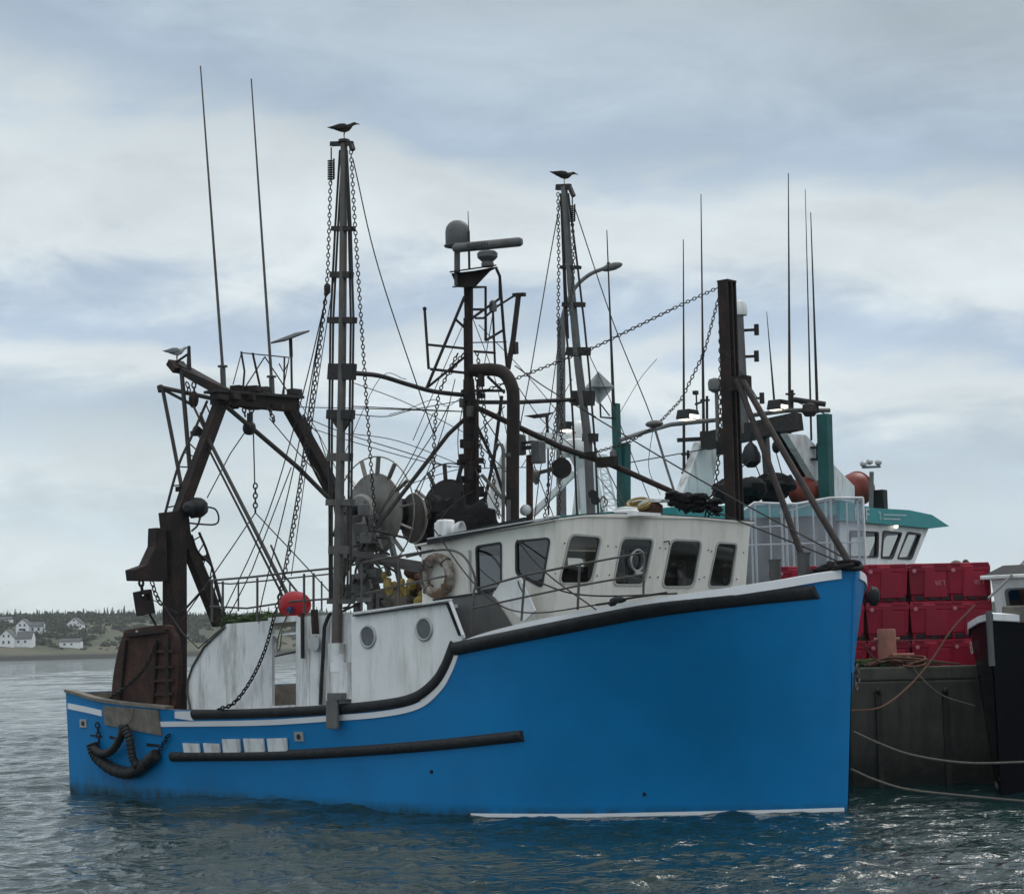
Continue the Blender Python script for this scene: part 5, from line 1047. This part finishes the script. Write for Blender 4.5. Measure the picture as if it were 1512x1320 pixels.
m=MB(); m.grid([[Vector((EP(x,y).x,EY+d,EP(x,y).z-.01-.03*(d>0))) for x,y in top] for d in (0,.55)]); wsub(m,e,'roof_sheet',SHM)
m=MB(); a=EP(1274,735); m.grid([[Vector((a.x+.01,EY+d,z)) for d in (0,.55)] for z in (PZ+.02,a.z)]); wsub(m,e,'sheet',SHM)
m=MB()
for x,w,z in ((1120,.35,.5),(1150,.3,.7),(1200,.5,.55),(1240,.3,.8)): a=EP(x,830); m.box((a.x,EY+.28,PZ+z/2+.003),(w,.35,z))
o=m.build('fish_boxes',M['grey'],None,False,bevel=.02) ; o.parent=e; o.data.transform(Matrix.Translation(-e.location)); o.name='inner_bench'
# street lamp on the back quay
LY=52.0; e=wthing('street_lamp','tall grey street lamp post with a curved arm, rising behind the wheelhouse','street lamp',(wy(829,900,LY).x,LY,1.65))
a=wy(829,760,LY); m=MB(); m.tube([(a.x,LY,1.65),wy(829,760,LY),wy(828,600,LY),wy(829,470,LY)],[.16,.14,.13,.11],12); wsub(m,e,'pole',M['grey'])
wsub(MB().tube(curve([wy(829,475,LY),wy(836,450,LY),wy(850,424,LY),wy(870,406,LY),wy(893,396,LY)],n=24),.055,8),e,'arm',M['grey'])
h0,h1=wy(890,398,LY),wy(919,390,LY); m=MB(); m.tube([h0,h0.lerp(h1,.2),h0.lerp(h1,.6),h0.lerp(h1,.9),h1],[.06,.10,.11,.07,.02],10); m.lathe([(.05,0),(.05,.07)],h0.lerp(h1,.3)+Vector((0,0,.08)),(0,0,1),8); wsub(m,e,'lamp_head',M['grey'])
# ================================================================= teal and white boat beyond the pier
TF=Frame((5.67,39.0),R(50)); TPx=TF.P
T=empty('teal_boat','white and teal trawler with stern gantry and a lettered roof behind the pier','fishing boat',M=TF.M)
def TL(pts): return [TPx(*p) for p in pts]
m=MB(); st=[(-3.4,1.7,1.5),(-1,1.95,1.45),(3,2.0,1.6),(5.5,1.6,2.0),(7,.9,2.4),(7.9,.05,2.8)]
rows=[]
for a,s,z in st: rows.append([Vector((a,-s,z)),Vector((a-.1,-s*.92,.6)),Vector((a-.25,-s*.8,-.4)),Vector((a-.25,s*.8,-.4)),Vector((a-.1,s*.92,.6)),Vector((a,s,z))])
m.grid(rows); m.strip(rows[0]); m.grid([[r[0],r[-1]] for r in rows]); part('hull',m,M['teal_dark'],T)
# wheelhouse: raked windows under a deep teal eyebrow
s=1.55
TWn=pivot('wheelhouse',T)
wl=[(1240,855),(1240,765),(1372,778),(1346,842),(1340,860)]
wn=[[(1255,784),(1296,786),(1295,822),(1254,822)],[(1304,785),(1331,787),(1317,823),(1301,823)],[(1340,787),(1359,789),(1345,824),(1325,824)]]
def twall(outer,holes,th,nm):
    m=MB()
    def loop(p_):
        vs=[m.bm.verts.new(p) for p in p_]; return [m.bm.edges.new((vs[i],vs[(i+1)%len(vs)])) for i in range(len(vs))]
    ed=loop(outer)
    for h in holes: ed+=loop(h)
    bmesh.ops.triangle_fill(m.bm,use_beauty=True,edges=ed); ex=bmesh.ops.extrude_face_region(m.bm,geom=list(m.bm.faces)); bmesh.ops.translate(m.bm,verts=[v for v in ex['geom'] if isinstance(v,bmesh.types.BMVert)],vec=th); return m.build(nm,M['white'],TWn,False)
H_=[rr4([TPx(x,y,s) for x,y in w],.12) for w in wn]
twall([TPx(x,y,s) for x,y in wl],H_,Vector((0,.05,0)),'side_wall')
dep=Vector((0,2*s,0)); twall([TPx(x,y,s)+dep for x,y in wl],[[p+dep for p in h] for h in H_],Vector((0,-.05,0)),'side_wall')
a1,a2,a0,a3=[TPx(x,y,s) for x,y in ((1372,778),(1346,842),(1240,765),(1240,855))]
fa=lambda p,k: p+Vector((0,k,0))
twall([fa(a2,.06),fa(a1,.06),fa(a1,2*s-.06),fa(a2,2*s-.06)],[rr4([fa(a1.lerp(a2,.75),k),fa(a1.lerp(a2,.75),k+.75),fa(a1.lerp(a2,.15),k+.75),fa(a1.lerp(a2,.15),k)],.1) for k in (.22,1.16,2.1)],Vector((-.05,0,0)),'front_wall')
for h in H_:
    c=sum(h,Vector())/len(h); m=MB(); ring=[[p+(p-c).normalized()*.035+Vector((0,-.004,0)),p+(p-c).normalized()*.035+Vector((0,-.02,0)),p-(p-c).normalized()*.03+Vector((0,-.02,0)),p-(p-c).normalized()*.03+Vector((0,.05,0))] for p in h]; ring.append(ring[0]); m.grid(ring); m.mi=1; m.strip([p+Vector((0,.02,0)) for p in h]); m.build('window',[M['frame'],M['glass']],TWn)
rf=[(1240,738),(1290,750),(1342,753),(1376,760),(1402,777),(1376,780),(1240,768)]
m=MB(); rp=[TPx(x,y,s+.12) for x,y in rf]; m.prism(rp,(0,2*s+.24,0)); RFo=part('roof',m,M['teal'],TWn,smooth=False)
def roof_text(txt,px,py,size,nm):
    q=TPx(px,py,s+.135); text_mesh(txt,size,M['pale_ink'],Matrix.Translation(q)@Matrix.Rotation(R(90),4,'X'),nm,TWn)
roof_text('ECF',1273,760,.36,'lettering')
m=MB(); 
for y,x0,x1 in ((760,1305,1337),(766,1305,1329)):
    g_=random.Random(y); x=x0
    while x<x1: w=g_.uniform(.8,1.8); m.bar(TPx(x,y+(x-1305)*.03,s+.132),TPx(x+w,y+(x-1305)*.03,s+.132),.004,.028); x+=w+.5
m.torus(TPx(1299,758,s+.135),(0,1,0),.035,.008,14,5); m.torus(TPx(1300,765,s+.135),(0,1,0),.03,.007,14,5); part('lettering',m,M['pale_ink'],TWn,smooth=False)
part('cabin_lamp',MB().ell(TPx(1321,775,s+.05)+Vector((0,-.03,-.03)),.05,10,7),M['lamp'],TWn)
m=MB(); m.tube(TL([(1286,752,.9),(1287,697,.9)]),.05,8); m.tube(TL([(1274,690,.9),(1299,689,.9)]),.03,6); 
lm=part('lamp_post',m,M['grey'],TWn)
for x,y in ((1275,685),(1284,682),(1297,683)): part('dome_lamp',MB().lathe([(.03,0),(.075,.03),(.075,.08),(.04,.12)],TPx(x,y+4,.9),(0,0,1),12),M['alu'],TWn)
part('display_case',MB().box(TPx(1297,738,.8),(.2,.35,.42)),M['black'],TWn,bevel=.02)
# liferaft canisters, rolled nets and a bulwark in front of the wheelhouse
part('liferaft',MB().ell(TPx(1265,722,.4),(.48,.36,.36),18,12).torus(TPx(1265,722,.4),(1,0,0),.365,.02,24,6),M['red'] if 0 else paint('orange_raft',(.20,.04,.028),.5,.2,4),T)
part('liferaft',MB().ell(TPx(1192,728,1.0),(.5,.33,.33),18,12).torus(TPx(1192,728,1.0),(1,0,0),.335,.02,24,6),bpy.data.materials['orange_raft'],T)
part('raft_cradle',MB().prism(TL([(1233,690,.9),(1262,722,.9),(1262,752,.9),(1233,745,.9)]),(0,.5,0)),M['white_dirty'],T,smooth=False)
m=MB()
for i in range(18):
    g_=random.Random(i+61); m.ell(TPx(1066+g_.random()*100,722+g_.uniform(-12,14),g_.uniform(.2,1.2)),(.28,.25,.17),10,7,bump=.5,seed=i)
part('rolled_net',m,M['net_black'],T)
part('upper_deck',MB().prism(TL([(1000,748,1.6),(1262,742,1.6),(1262,760,1.6),(1000,768,1.6)]),(0,2.9,0)),M['teal'],T,smooth=False)
part('deck_house',MB().prism(TL([(1085,760,1.5),(1250,758,1.5),(1250,880,1.5),(1085,880,1.5)]),(0,2.6,0)),M['grey'],T,smooth=False)
# gantry
GT=pivot('gantry',T)
def slab(nm,pts,s,th,mat): return part(nm,MB().prism([TPx(x,y,s) for x,y in pts],(0,th,0)),mat,GT,smooth=False,bevel=.01)
slab('gantry_leg',[(1162,640),(1190,642),(1262,718),(1262,760),(1235,760)],1.25,.16,M['white_dirty'])
slab('leg_shadow_plate',[(1150,636),(1166,636),(1238,726),(1236,760),(1216,745)],1.0,.14,M['black'])  # black slab standing in for the shadow beside the leg
slab('gantry_leg',[(1036,652),(1064,652),(1048,745),(1002,745)],-1.1,.2,M['white_dirty'])
part('cross_beam',MB().bar(TPx(1040,652,-1.0),TPx(1180,622,1.2),.3,.34).bar(TPx(1000,650,-1.4),TPx(1040,648,-1.0),.08,.08),M['steel'],GT,smooth=False)
part('light_bar',MB().tube(TL([(915,650,-1.2),(945,640,-1.2),(990,627,-1.2),(1060,620,-.8),(1165,606,.9),(1225,606,1.4)]),.045,8),M['grey'],GT)
for x,y,s_ in ((1013,620,-1.15),(1147,606,.6)):
    p=TPx(x,y,s_); f=part('floodlight',MB().prism([p+Vector(q) for q in ((-.24,-.2,0),(.24,-.2,0),(.17,-.2,.2),(-.17,-.2,.2))],(0,.3,0)),M['black'],GT,smooth=False,bevel=.02); part('lit_lens',MB().box(p+Vector((0,-.05,-.004)),(.36,.22,.02)).box(p+Vector((0,-.21,.05)),(.32,.02,.08)),M['lamp'],GT)
part('steel_post',MB().bar(TPx(1221,745,1.5),TPx(1217,612,1.5),.24,.2),M['teal_dark'],GT,smooth=False).data
part('steel_post',MB().bar(TPx(921,752,-1.6),TPx(921,655,-1.6),.2,.2).bar(TPx(912,690,-1.6),TPx(909,596,-1.6),.12,.14),M['teal_dark'],GT,smooth=False)
part('gas_bottle',MB().lathe([(.07,0),(.07,.3),(.03,.35)],TPx(906,690,-1.6),(0,0,1),10),M['galv'],GT)
for x0,y0,x1,y1,s_ in ((1009,354,1010,700,-1.3),(1035,287,1039,640,-1.1),(1164,256,1166,605,.9),(1197,314,1207,610,1.3),(1189,280,1198,650,1.25),(896,340,906,600,-1.6),(1132,460,1143,590,.5)):
    a,b=TPx(x0,y0,s_),TPx(x1,y1,s_); th=.7 if x0 in (1189,1132) else 1; part('whip_aerial',MB().tube([a,a.lerp(b,.5),a.lerp(b,.8),b],[.010*th,.022*th,.032*th,.036*th],6),M['steel'],GT)
for x,y0,y1,s_ in ((1016,665,700,-1.3),(1044,585,640,-1.1),(1170,576,610,.9),(1207,655,680,1.3)): part('aerial_bracket',MB().tube(TL([(x,y0,s_),(x,y1,s_)]),.03,6).bar(TPx(x-9,y0+6,s_),TPx(x+3,y0+6,s_),.04,.04).bar(TPx(x-9,y1-2,s_),TPx(x+3,y1-2,s_),.04,.04),M['black'],GT)
part('radar_scanner',MB().tube(TL([(1172,590,1.0),(1219,597,1.5)]),.055,8).lathe([(.1,-.28),(.16,-.2),(.14,-.06),(.05,0)],TPx(1195,594,1.25),(0,0,1),12),M['steel'],GT)
part('gps_mast',MB().tube(TL([(1028,582,-1.1),(1029,605,-1.1)]),.018,6).box(TPx(1027,580,-1.1),(.09,.09,.08)).tube(TL([(1027,597,-1.1),(1040,592,-1.1)]),.025,6),M['black'],GT)
part('sat_dome',MB().lathe([(.05,-.08),(.14,-.02),(.15,.12),(.12,.19),(.03,.22)],TPx(1056,574,-.5),(0,0,1),16).tube(TL([(1058,578,-.5),(1060,650,-.5)]),.04,8),M['grey'],GT)
part('sat_dome',MB().lathe([(.14,0),(.15,.04),(.145,.2),(.11,.28),(.03,.31)],TPx(1093,466,0),(0,0,1),18),M['white'],GT)
part('light_mast',MB().tube(TL([(1092,466,0),(1100,640,0)]),[.08,.1],8),M['grey'],GT)
for y in (487,526): part('nav_light',MB().lathe([(.05,-.11),(.05,.11)],TPx(1117,y,.3),(0,0,1),10).bar(TPx(1097,y+1,0),TPx(1117,y,.3),.06,.05),M['black'],GT)
part('nav_light',MB().lathe([(.05,-.11),(.05,.11)],TPx(1125,588,.4),(0,0,1),10).bar(TPx(1108,588,.2),TPx(1125,588,.4),.05,.04),M['steel'],GT)
part('hanging_block',MB().lathe([(.02,.0),(.12,-.1),(.2,-.3),(.19,-.42),(.08,-.52)],TPx(1108,652,.2),(0,0,1),14).tube(TL([(1109,638,.2),(1109,655,.2)]),.03,6),M['black'],GT)
part('hanging_block',MB().ell(TPx(1146,660,.7),(.1,.08,.13),9,6).tube(TL([(1148,640,.7),(1146,655,.7)]),.02,6),M['black'],GT)
part('inner_post',MB().bar(TPx(1129,640,.3),TPx(1137,745,.3),.13,.13),M['grey'],GT,smooth=False)
for pts in ([(1110,672,.2),(1125,710,.3)],[(1146,668,.7),(1157,708,.7)],[(930,683,-1.6),(1060,660,-.6)],[(1092,548,0),(1120,590,.4)],[(1180,595,.9),(1220,612,1.4)],[(1095,690,.2),(1122,668,.4)]): part('stay',MB().tube(TL(pts),.012,5),M['steel'],GT)
m=MB()
for k in range(3): m.tube(curve(TL([(1157,633,.9),(1166+4*k,650+2*k,.9),(1178,648,.9)]),n=10),.012,5)
part('cable_loop',m,M['grey'],GT)
# radar reflector on its arm
RF=part('radar_reflector',MB().tube(TL([(886,592,-1.6),(887,616,-1.6),(909,618,-1.6)]),.022,6).tube(TL([(888,598,-1.6),(900,614,-1.6)]),.014,6),M['steel'],GT)
c=TPx(884,573,-1.6); r_=.33; m=MB(); t_=(TPx(902,575,-1.6)-TPx(866,571,-1.6)).normalized(); n_=Vector((-.6,-.8,0))
V=[c+Vector((0,0,r_)),c-Vector((0,0,r_))]+[c+(t_*math.cos(k*1.5708+.25)+Vector((-t_.y,t_.x,0))*math.sin(k*1.5708+.25))*r_ for k in range(4)]
for k in range(4):
    for p in (0,1): m.strip([c,V[p],V[2+k]])
    m.strip([c,V[2+k],V[2+(k+1)%4]])
part('reflector_panel',m,M['alu'],GT,smooth=False)
part('small_wing_aerial',MB().prism(TL([(790,612,-3.0),(806,616,-3.0),(821,608,-3.0),(806,610,-3.0)]),(0,.3,0)).tube(TL([(807,614,-3),(809,640,-3)]),.03,6).tube(TL([(809,640,-3),(810,760,-3)]),.02,6),M['steel'],T)
# ---- white boat between them: column, searchlight under canvas, lattice ladder
WF_=Frame((1.9,36.6),R(40)); WP=WF_.P
Wb=empty('white_boat','white boat with canvas covered searchlight column, mostly hidden behind the wheelhouse','boat',M=WF_.M)
m=MB(); rows=[]
for a,s_,z in ((-2.6,1.2,1.3),(0,1.4,1.35),(2,1.2,1.6),(3.4,.05,2.0)): rows.append([Vector((a,-s_,z)),Vector((a-.1,-s_*.9,-.4)),Vector((a-.1,s_*.9,-.4)),Vector((a,s_,z))])
m.grid(rows); m.strip(rows[0]); m.grid([[r[0],r[-1]] for r in rows]); part('hull',m,M['white_dirty'],Wb)
part('cabin',MB().box((0,0,2.1),(3.4,1.9,1.8)).box((1.4,-.2,3.1),(.9,.9,.5)),M['white'],Wb,smooth=False,bevel=.04)
s_=.5
part('column',MB().bar(WP(872,765,s_),WP(868,672,s_),.30,.26).prism([WP(852,672,s_),WP(894,676,s_),WP(882,700,s_),WP(866,700,s_)],(0,.25,0)),M['white'],Wb,smooth=False,bevel=.02)
part('platform',MB().bar(WP(838,671,s_-.1),WP(884,675,s_-.1),.5,.05),M['white_dirty'],Wb,smooth=False)
part('canvas_cover',MB().lathe([(.26,0),(.285,.04),(.28,.16),(.26,.24),(.16,.28),(.05,.29)],WP(851,670,s_),(0,0,1),20),M['white'],Wb)
part('searchlight',MB().ell(WP(853,636,s_),(.17,.15,.20),14,10,M=Matrix.Rotation(.35,3,'Y')),M['white'],Wb)
part('work_light',MB().prism([WP(834,633,s_)+Vector((0,0,z)) for z in (0,)]+[WP(846,635,s_),WP(850,623,s_),WP(838,622,s_)],(0,.2,0)),M['black'],Wb,smooth=False); part('lit_lens',MB().box(WP(841,634,s_)+Vector((0,.08,-.02)),(.15,.2,.03)),M['lamp'],Wb)
L0,L1=[WP(x,y,-.4) for x,y in ((886,690),(898,765))],[WP(x,y,-.4) for x,y in ((897,690),(914,765))]
m=MB(); m.tube(L0,.02,5); m.tube(L1,.02,5)
for i in range(9): m.tube([L0[0].lerp(L0[1],i/8),L1[0].lerp(L1[1],i/8)],.013,5)
for i in range(8): m.tube([L0[0].lerp(L0[1],i/8),L1[0].lerp(L1[1],(i+1)/8)],.009,5)
part('lattice_ladder',m,M['white'],Wb)
part('brace',MB().bar(WP(786,760,-.5),WP(848,698,.2),.16,.10).bar(WP(716,780,-1.2),WP(758,655,-1.2),.05,.35),M['white_dirty'],Wb,smooth=False)
part('brace',MB().bar(WP(850,760,.3),WP(858,690,.3),.1,.1).bar(WP(892,765,.5),WP(878,700,.5),.08,.08),M['white_dirty'],Wb,smooth=False)
m=MB(); m.box(WP(826,652,-.5),(1.5,.1,.30)); part('name_board',m,M['white_dirty'],Wb,smooth=False)
rl=MB(); 
for i in range(8): g_=random.Random(i+15); rl.torus(WP(880+g_.uniform(-8,10),745+g_.uniform(-5,6),s_),(g_.uniform(-1,1),-1,g_.uniform(-.5,.5)),.10,.012,14,5)
part('rope_hank',rl,M['rope_red'],Wb)
# things on the wheelhouse roof of the blue boat
def rz_(p): return p
rg=MB(); rg.lathe([(.16,0),(.19,.03),(.16,.05),(.17,.08),(.03,.10)],P(925,758,.6),(0,0,1),18); part('roof_hatch',rg,M['white'],B); part('roof_plinth',MB().box(P(925,764,.6)+Vector((0,0,.02)),(.9,.5,.05)),M['white'],B,smooth=False)
sg=MB(); sg.prism([P(936,750,-.3),P(954,742,-.3),P(975,741,-.3),P(977,737,-.3),P(955,736,-.3),P(945,742,-.3)],(0,.2,0)); part('roof_fairing',sg,M['white_dirty'],B); part('roof_drum',MB().lathe([(.17,0),(.18,.16),(.12,.2)],P(962,762,-.4),(0,0,1),16),M['rust'],B)
rc=MB()
for i in range(7): g_=random.Random(i+25); rc.torus(P(943,745,-.2)+Vector((g_.uniform(-.05,.05),0,g_.uniform(-.05,.04))),(g_.uniform(-.3,.3),-.5,1),.17,.015,18,5)
o=rc.build('rope_hank',M['yellow']); tag(o,'dull yellow rope hank hung on the wheelhouse roof gear','rope'); onboat(o,P(943,748,-.2))
m=MB()
for i in range(26):
    g_=random.Random(i+35); x=g_.uniform(988,1060); m.ell(P(x,728+(x-988)*.30+g_.uniform(-10,14),-1.5),(.12,.10,.05),9,6,bump=.6,seed=i)
for i in range(14):
    g_=random.Random(i+55); x=g_.uniform(985,1050); y=725+(x-988)*.30; m.tube(curve([P(x,y,-1.5),P(x+g_.uniform(-10,20),y+g_.uniform(5,28),-1.45),P(x+g_.uniform(0,30),y+g_.uniform(-5,25),-1.5)],n=8),.014,5)
o=m.build('boom_rigging',M['net_black']); tag(o,'dark bundle of ropes and tackle lashed along the boom foot','tackle'); onboat(o,P(1030,750,-1.5))
# ================================================================= black boat at the right edge
KF=Frame((7.13,28.55),R(180+45.5))          # origin at the stem, x forward
K=empty('black_boat','glossy black hulled boat with white gunwale at the right edge','fishing boat',M=KF.M); KP=KF.P
m=MB(); rows=[]
sh_=[(0,.02,2.68),(-.25,.32,2.65),(-.7,.78,2.56),(-1.3,1.15,2.46),(-2.2,1.4,2.40),(-4,1.55,2.3),(-9,1.5,2.2)]
glm=paint('black_gloss_hull',(.004,.0045,.007),.2,.1,2,bmp=.05,spec=.08)
for a,s_,z in sh_:
    wlb=max(.01,s_*(.55+.38*min(1,-a/4))); aa=a-.05*(1-min(1,-a/4))
    rows.append([Vector((a,-s_,z)),Vector((a+(aa-a)*.3,-(s_*.75+wlb*.25),z*.75)),Vector((a+(aa-a)*.6,-(s_*.45+wlb*.55),z*.45)),Vector((aa,-wlb,.0)),Vector((aa,-wlb*.8,-.6))])
rows_k=rows; both=[r+[Vector((q.x,-q.y,q.z)) for q in r[::-1]] for r in rows]; m.grid(both); m.strip(both[-1]); KH=part('hull',m,glm,K,ang=60)
m=MB(); m.grid([[Vector((a,-s_+.03,z-.08)),Vector((a,s_-.03,z-.08))] for a,s_,z in sh_]); part('deck',m,M['grey'],K)
for sd__ in (-1,1):
    m=MB(); m.grid([[Vector((a,sd__*(s_+.015),z-.105)),Vector((a,sd__*(s_+.03),z-.095)),Vector((a,sd__*(s_+.03),z)),Vector((a,sd__*max(0,s_-.08),z+.02)),Vector((a,sd__*max(0,s_-.08),z-.1))] for a,s_,z in sh_]); part('gunwale',m,M['white'],KH)
part('stem_guard',MB().tube([Vector((.03,0,2.72)),Vector((.02,0,2.3)),Vector((.01,0,1.9))],.05,8),M['grey'],KH)
m=MB(); m.grid([[Vector((a+(-.05)*(1-min(1,-a/4)),-max(.02,s_*(.55+.38*min(1,-a/4)))-.012,z)) for z in (.06,.14)] for a,s_,_ in sh_]); m.grid([[Vector((a+(-.05)*(1-min(1,-a/4)),max(.02,s_*(.55+.38*min(1,-a/4)))+.012,z)) for z in (.06,.14)] for a,s_,_ in sh_[3:]]); part('boot_stripe',m,M['wood'],KH)
part('bow_timber',MB().box(Vector((-.9,.30,2.66)),(1.3,.5,.26)),M['wood'],K,smooth=False,bevel=.02)
part('bow_block',MB().box(Vector((-1.75,.55,2.62)),(.35,.9,.30)),M['black'],K,smooth=False,bevel=.02)
part('white_post',MB().box(Vector((-1.45,.55,2.66)),(.16,.14,.34)),M['white'],K,smooth=False,bevel=.01)
# wheelhouse
c=Vector((-4.9,0,2.2)); KW=pivot('wheelhouse',K); KW.location.z=-.34
wx=-3.1; ww=1.75
def kw(a,y,z): return Vector((a,y,z))
holes=[rr4([kw(wx-.10+.0,y0,3.0),kw(wx-.10,y1,3.0),kw(wx,y1-.05*0,3.45),kw(wx,y0,3.45)],.2) for y0,y1 in ((-1.5,-.75),(-.5,.3),(.55,1.3))]
def pl_(z): return wx-.10+.10*(z-3.0)/.45
m=MB()
def loopk(p_):
    vs=[m.bm.verts.new(p) for p in p_]; return [m.bm.edges.new((vs[i],vs[(i+1)%len(vs)])) for i in range(len(vs))]
ed=loopk([kw(pl_(2.2),-ww,2.2),kw(pl_(2.2),ww,2.2),kw(pl_(3.62),ww,3.62),kw(pl_(3.62),-ww,3.62)])
for h in holes: ed+=loopk(h)
bmesh.ops.triangle_fill(m.bm,use_beauty=True,edges=ed); ex=bmesh.ops.extrude_face_region(m.bm,geom=list(m.bm.faces)); bmesh.ops.translate(m.bm,verts=[v for v in ex['geom'] if isinstance(v,bmesh.types.BMVert)],vec=(-.05,0,0)); m.build('front_wall',M['white'],KW,False)
m=MB()
for sy in (-1,1): m.box((wx-1.4,sy*(ww-.03),2.9),(2.5,.06,1.42))
m.box((wx-2.62,0,2.9),(.05,2*ww,1.42)); m.build('side_wall',M['white'],KW,False)
MB().box((wx-1.3,0,3.66),(2.9,2*ww+.3,.07)).build('roof_edge',M['white'],KW,False,bevel=.02); MB().prism([(wx+.1,-ww-.1,3.70),(wx+.1,ww+.1,3.70),(wx-.2,ww-.1,3.86),(wx-.2,-ww+.1,3.86)],(-2.6,0,0)).build('roof',M['black_rubber'],KW,False)
for h in holes:
    c=sum(h,Vector())/len(h); m=MB(); ring=[[p+(p-c).normalized()*.03+Vector((.005,0,0)),p+(p-c).normalized()*.03+Vector((.02,0,0)),p-(p-c).normalized()*.02+Vector((.02,0,0)),p-(p-c).normalized()*.02+Vector((-.04,0,0))] for p in h]; ring.append(ring[0]); m.grid(ring); m.mi=1; m.strip([p+Vector((-.02,0,0)) for p in h]); m.build('window',[M['grey'],M['darkglass']],KW)
lampk=MB(); lampk.box((wx-.5,-.75,4.02),(.22,.24,.2)); lampk.tube([(wx-.5,-.75,3.85),(wx-.5,-.75,3.95)],.03,6); lampk.tube([(wx-.5,-.55,3.85),(wx-.45,-.62,4.08)],.015,5); part('roof_lamp',lampk,M['alu'],KW,bevel=.02)
MB().ell((wx+.05,-.9,3.5),(.06,.06,.07),8,6).build('wiper_motor',M['black'],KW)
# ---- lines
def line(name,label,pts,r,mat,sag=0,ch=False):
    m=MB(); q=[Vector(p) for p in pts]
    if ch: m.chain(curve(q,n=20),.12,.02)
    else: m.tube(curve(q,sag) if sag else curve(q,n=30),r,6)
    o=m.build(name,mat); tag(o,label,'rope','mooring lines from the bow to the pier'); setbase(o,pts[-1]); return o
line('mooring_line','thin brown line sagging from blue bow up to the black boat stem',[wy(1256,1049,27.0),wy(1300,1044,27.3),wy(1340,1015,27.8),wy(1375,975,28.1),wy(1405,930,28.3),wy(1440,893,28.5)],.014,M['rope_red'])
line('mooring_line','pale rope from the blue bow running low along the pier to the right edge',[wy(1260,1080,26.8),wy(1300,1098,27),wy(1350,1115,27.2),wy(1430,1126,27.4),wy(1530,1124,27.6)],.018,M['rope'])
line('mooring_line','lowest pale rope, dipping from the stem to just above the water',[wy(1256,1135,26.5),wy(1290,1150,26.7),wy(1340,1165,26.9),wy(1420,1174,27.2),wy(1530,1184,27.2)],.018,M['rope'])
line('mooring_line','short brown line from the blue bow flare to the pier curb',[wy(1274,951,27.6),wy(1284,965,28.6),wy(1296,976,30.0),wy(1306,977,30.6)],.013,M['rope_red'])
line('mooring_line','thin dark line hanging down the pier face from the rope heap',[wy(1345,983,30.5),wy(1370,1010,30.3),wy(1395,1028,30.2),wy(1440,1042,29.6)],.010,M['rope'])
line('mooring_line','grey braided line from the black boat stem up to its wheelhouse roof',[wy(1459,884,29.0),wy(1485,858,31.0),wy(1515,826,33.0)],.022,M['galv'])
o=MB().chain([wy(1266,982,26.9),wy(1266,1000,26.9),wy(1264,1018,26.85)],.08,.018).build('stem_chain',M['galv'],None); o.parent=B; o.matrix_parent_inverse=BF.I
# pale lettering near the black boat's stem, on its left-hand bow
def kpt(a,f):
    i=1 if a>-.7 else 2; A0,A1=rows_k[i],rows_k[i+1]; t=(a-sh_[i][0])/(sh_[i+1][0]-sh_[i][0]); l0=A0[0].lerp(A0[1],f); l1=A1[0].lerp(A1[1],f); return l0.lerp(l1,t)
_a,_b=kpt(-1.0,.62),kpt(-.4,.62); _x=(_b-_a).normalized(); _u=kpt(-.7,.4)-kpt(-.7,.85); _u=(_u-_x*_u.dot(_x)).normalized(); _n=_x.cross(_u)
if _n.y>0: _n=-_n
_c=kpt(-.72,.62)+_n*.03
text_mesh('L3',.26,M['pale_ink'],Matrix.Translation(_c)@Matrix((_x,_u,_n)).transposed().to_4x4(),'lettering',KH)
# ---------------------------------------------------------------- the damp air over the harbour
hz_=MB().box((150,900,60),(2600,2100,140)).build('haze',None if 0 else bpy.data.materials.new('harbour_air'),None,False)
hz_['kind']='stuff'; hm_=bpy.data.materials['harbour_air']; hm_.use_nodes=True; _t=hm_.node_tree; _t.nodes.clear(); _o=_t.nodes.new('ShaderNodeOutputMaterial'); _v=_t.nodes.new('ShaderNodeVolumePrincipled')
_v.inputs['Color'].default_value=(.86,.92,.95,1); _v.inputs['Density'].default_value=.00015; _v.inputs['Anisotropy'].default_value=.2; _t.links.new(_v.outputs[0],_o.inputs['Volume'])
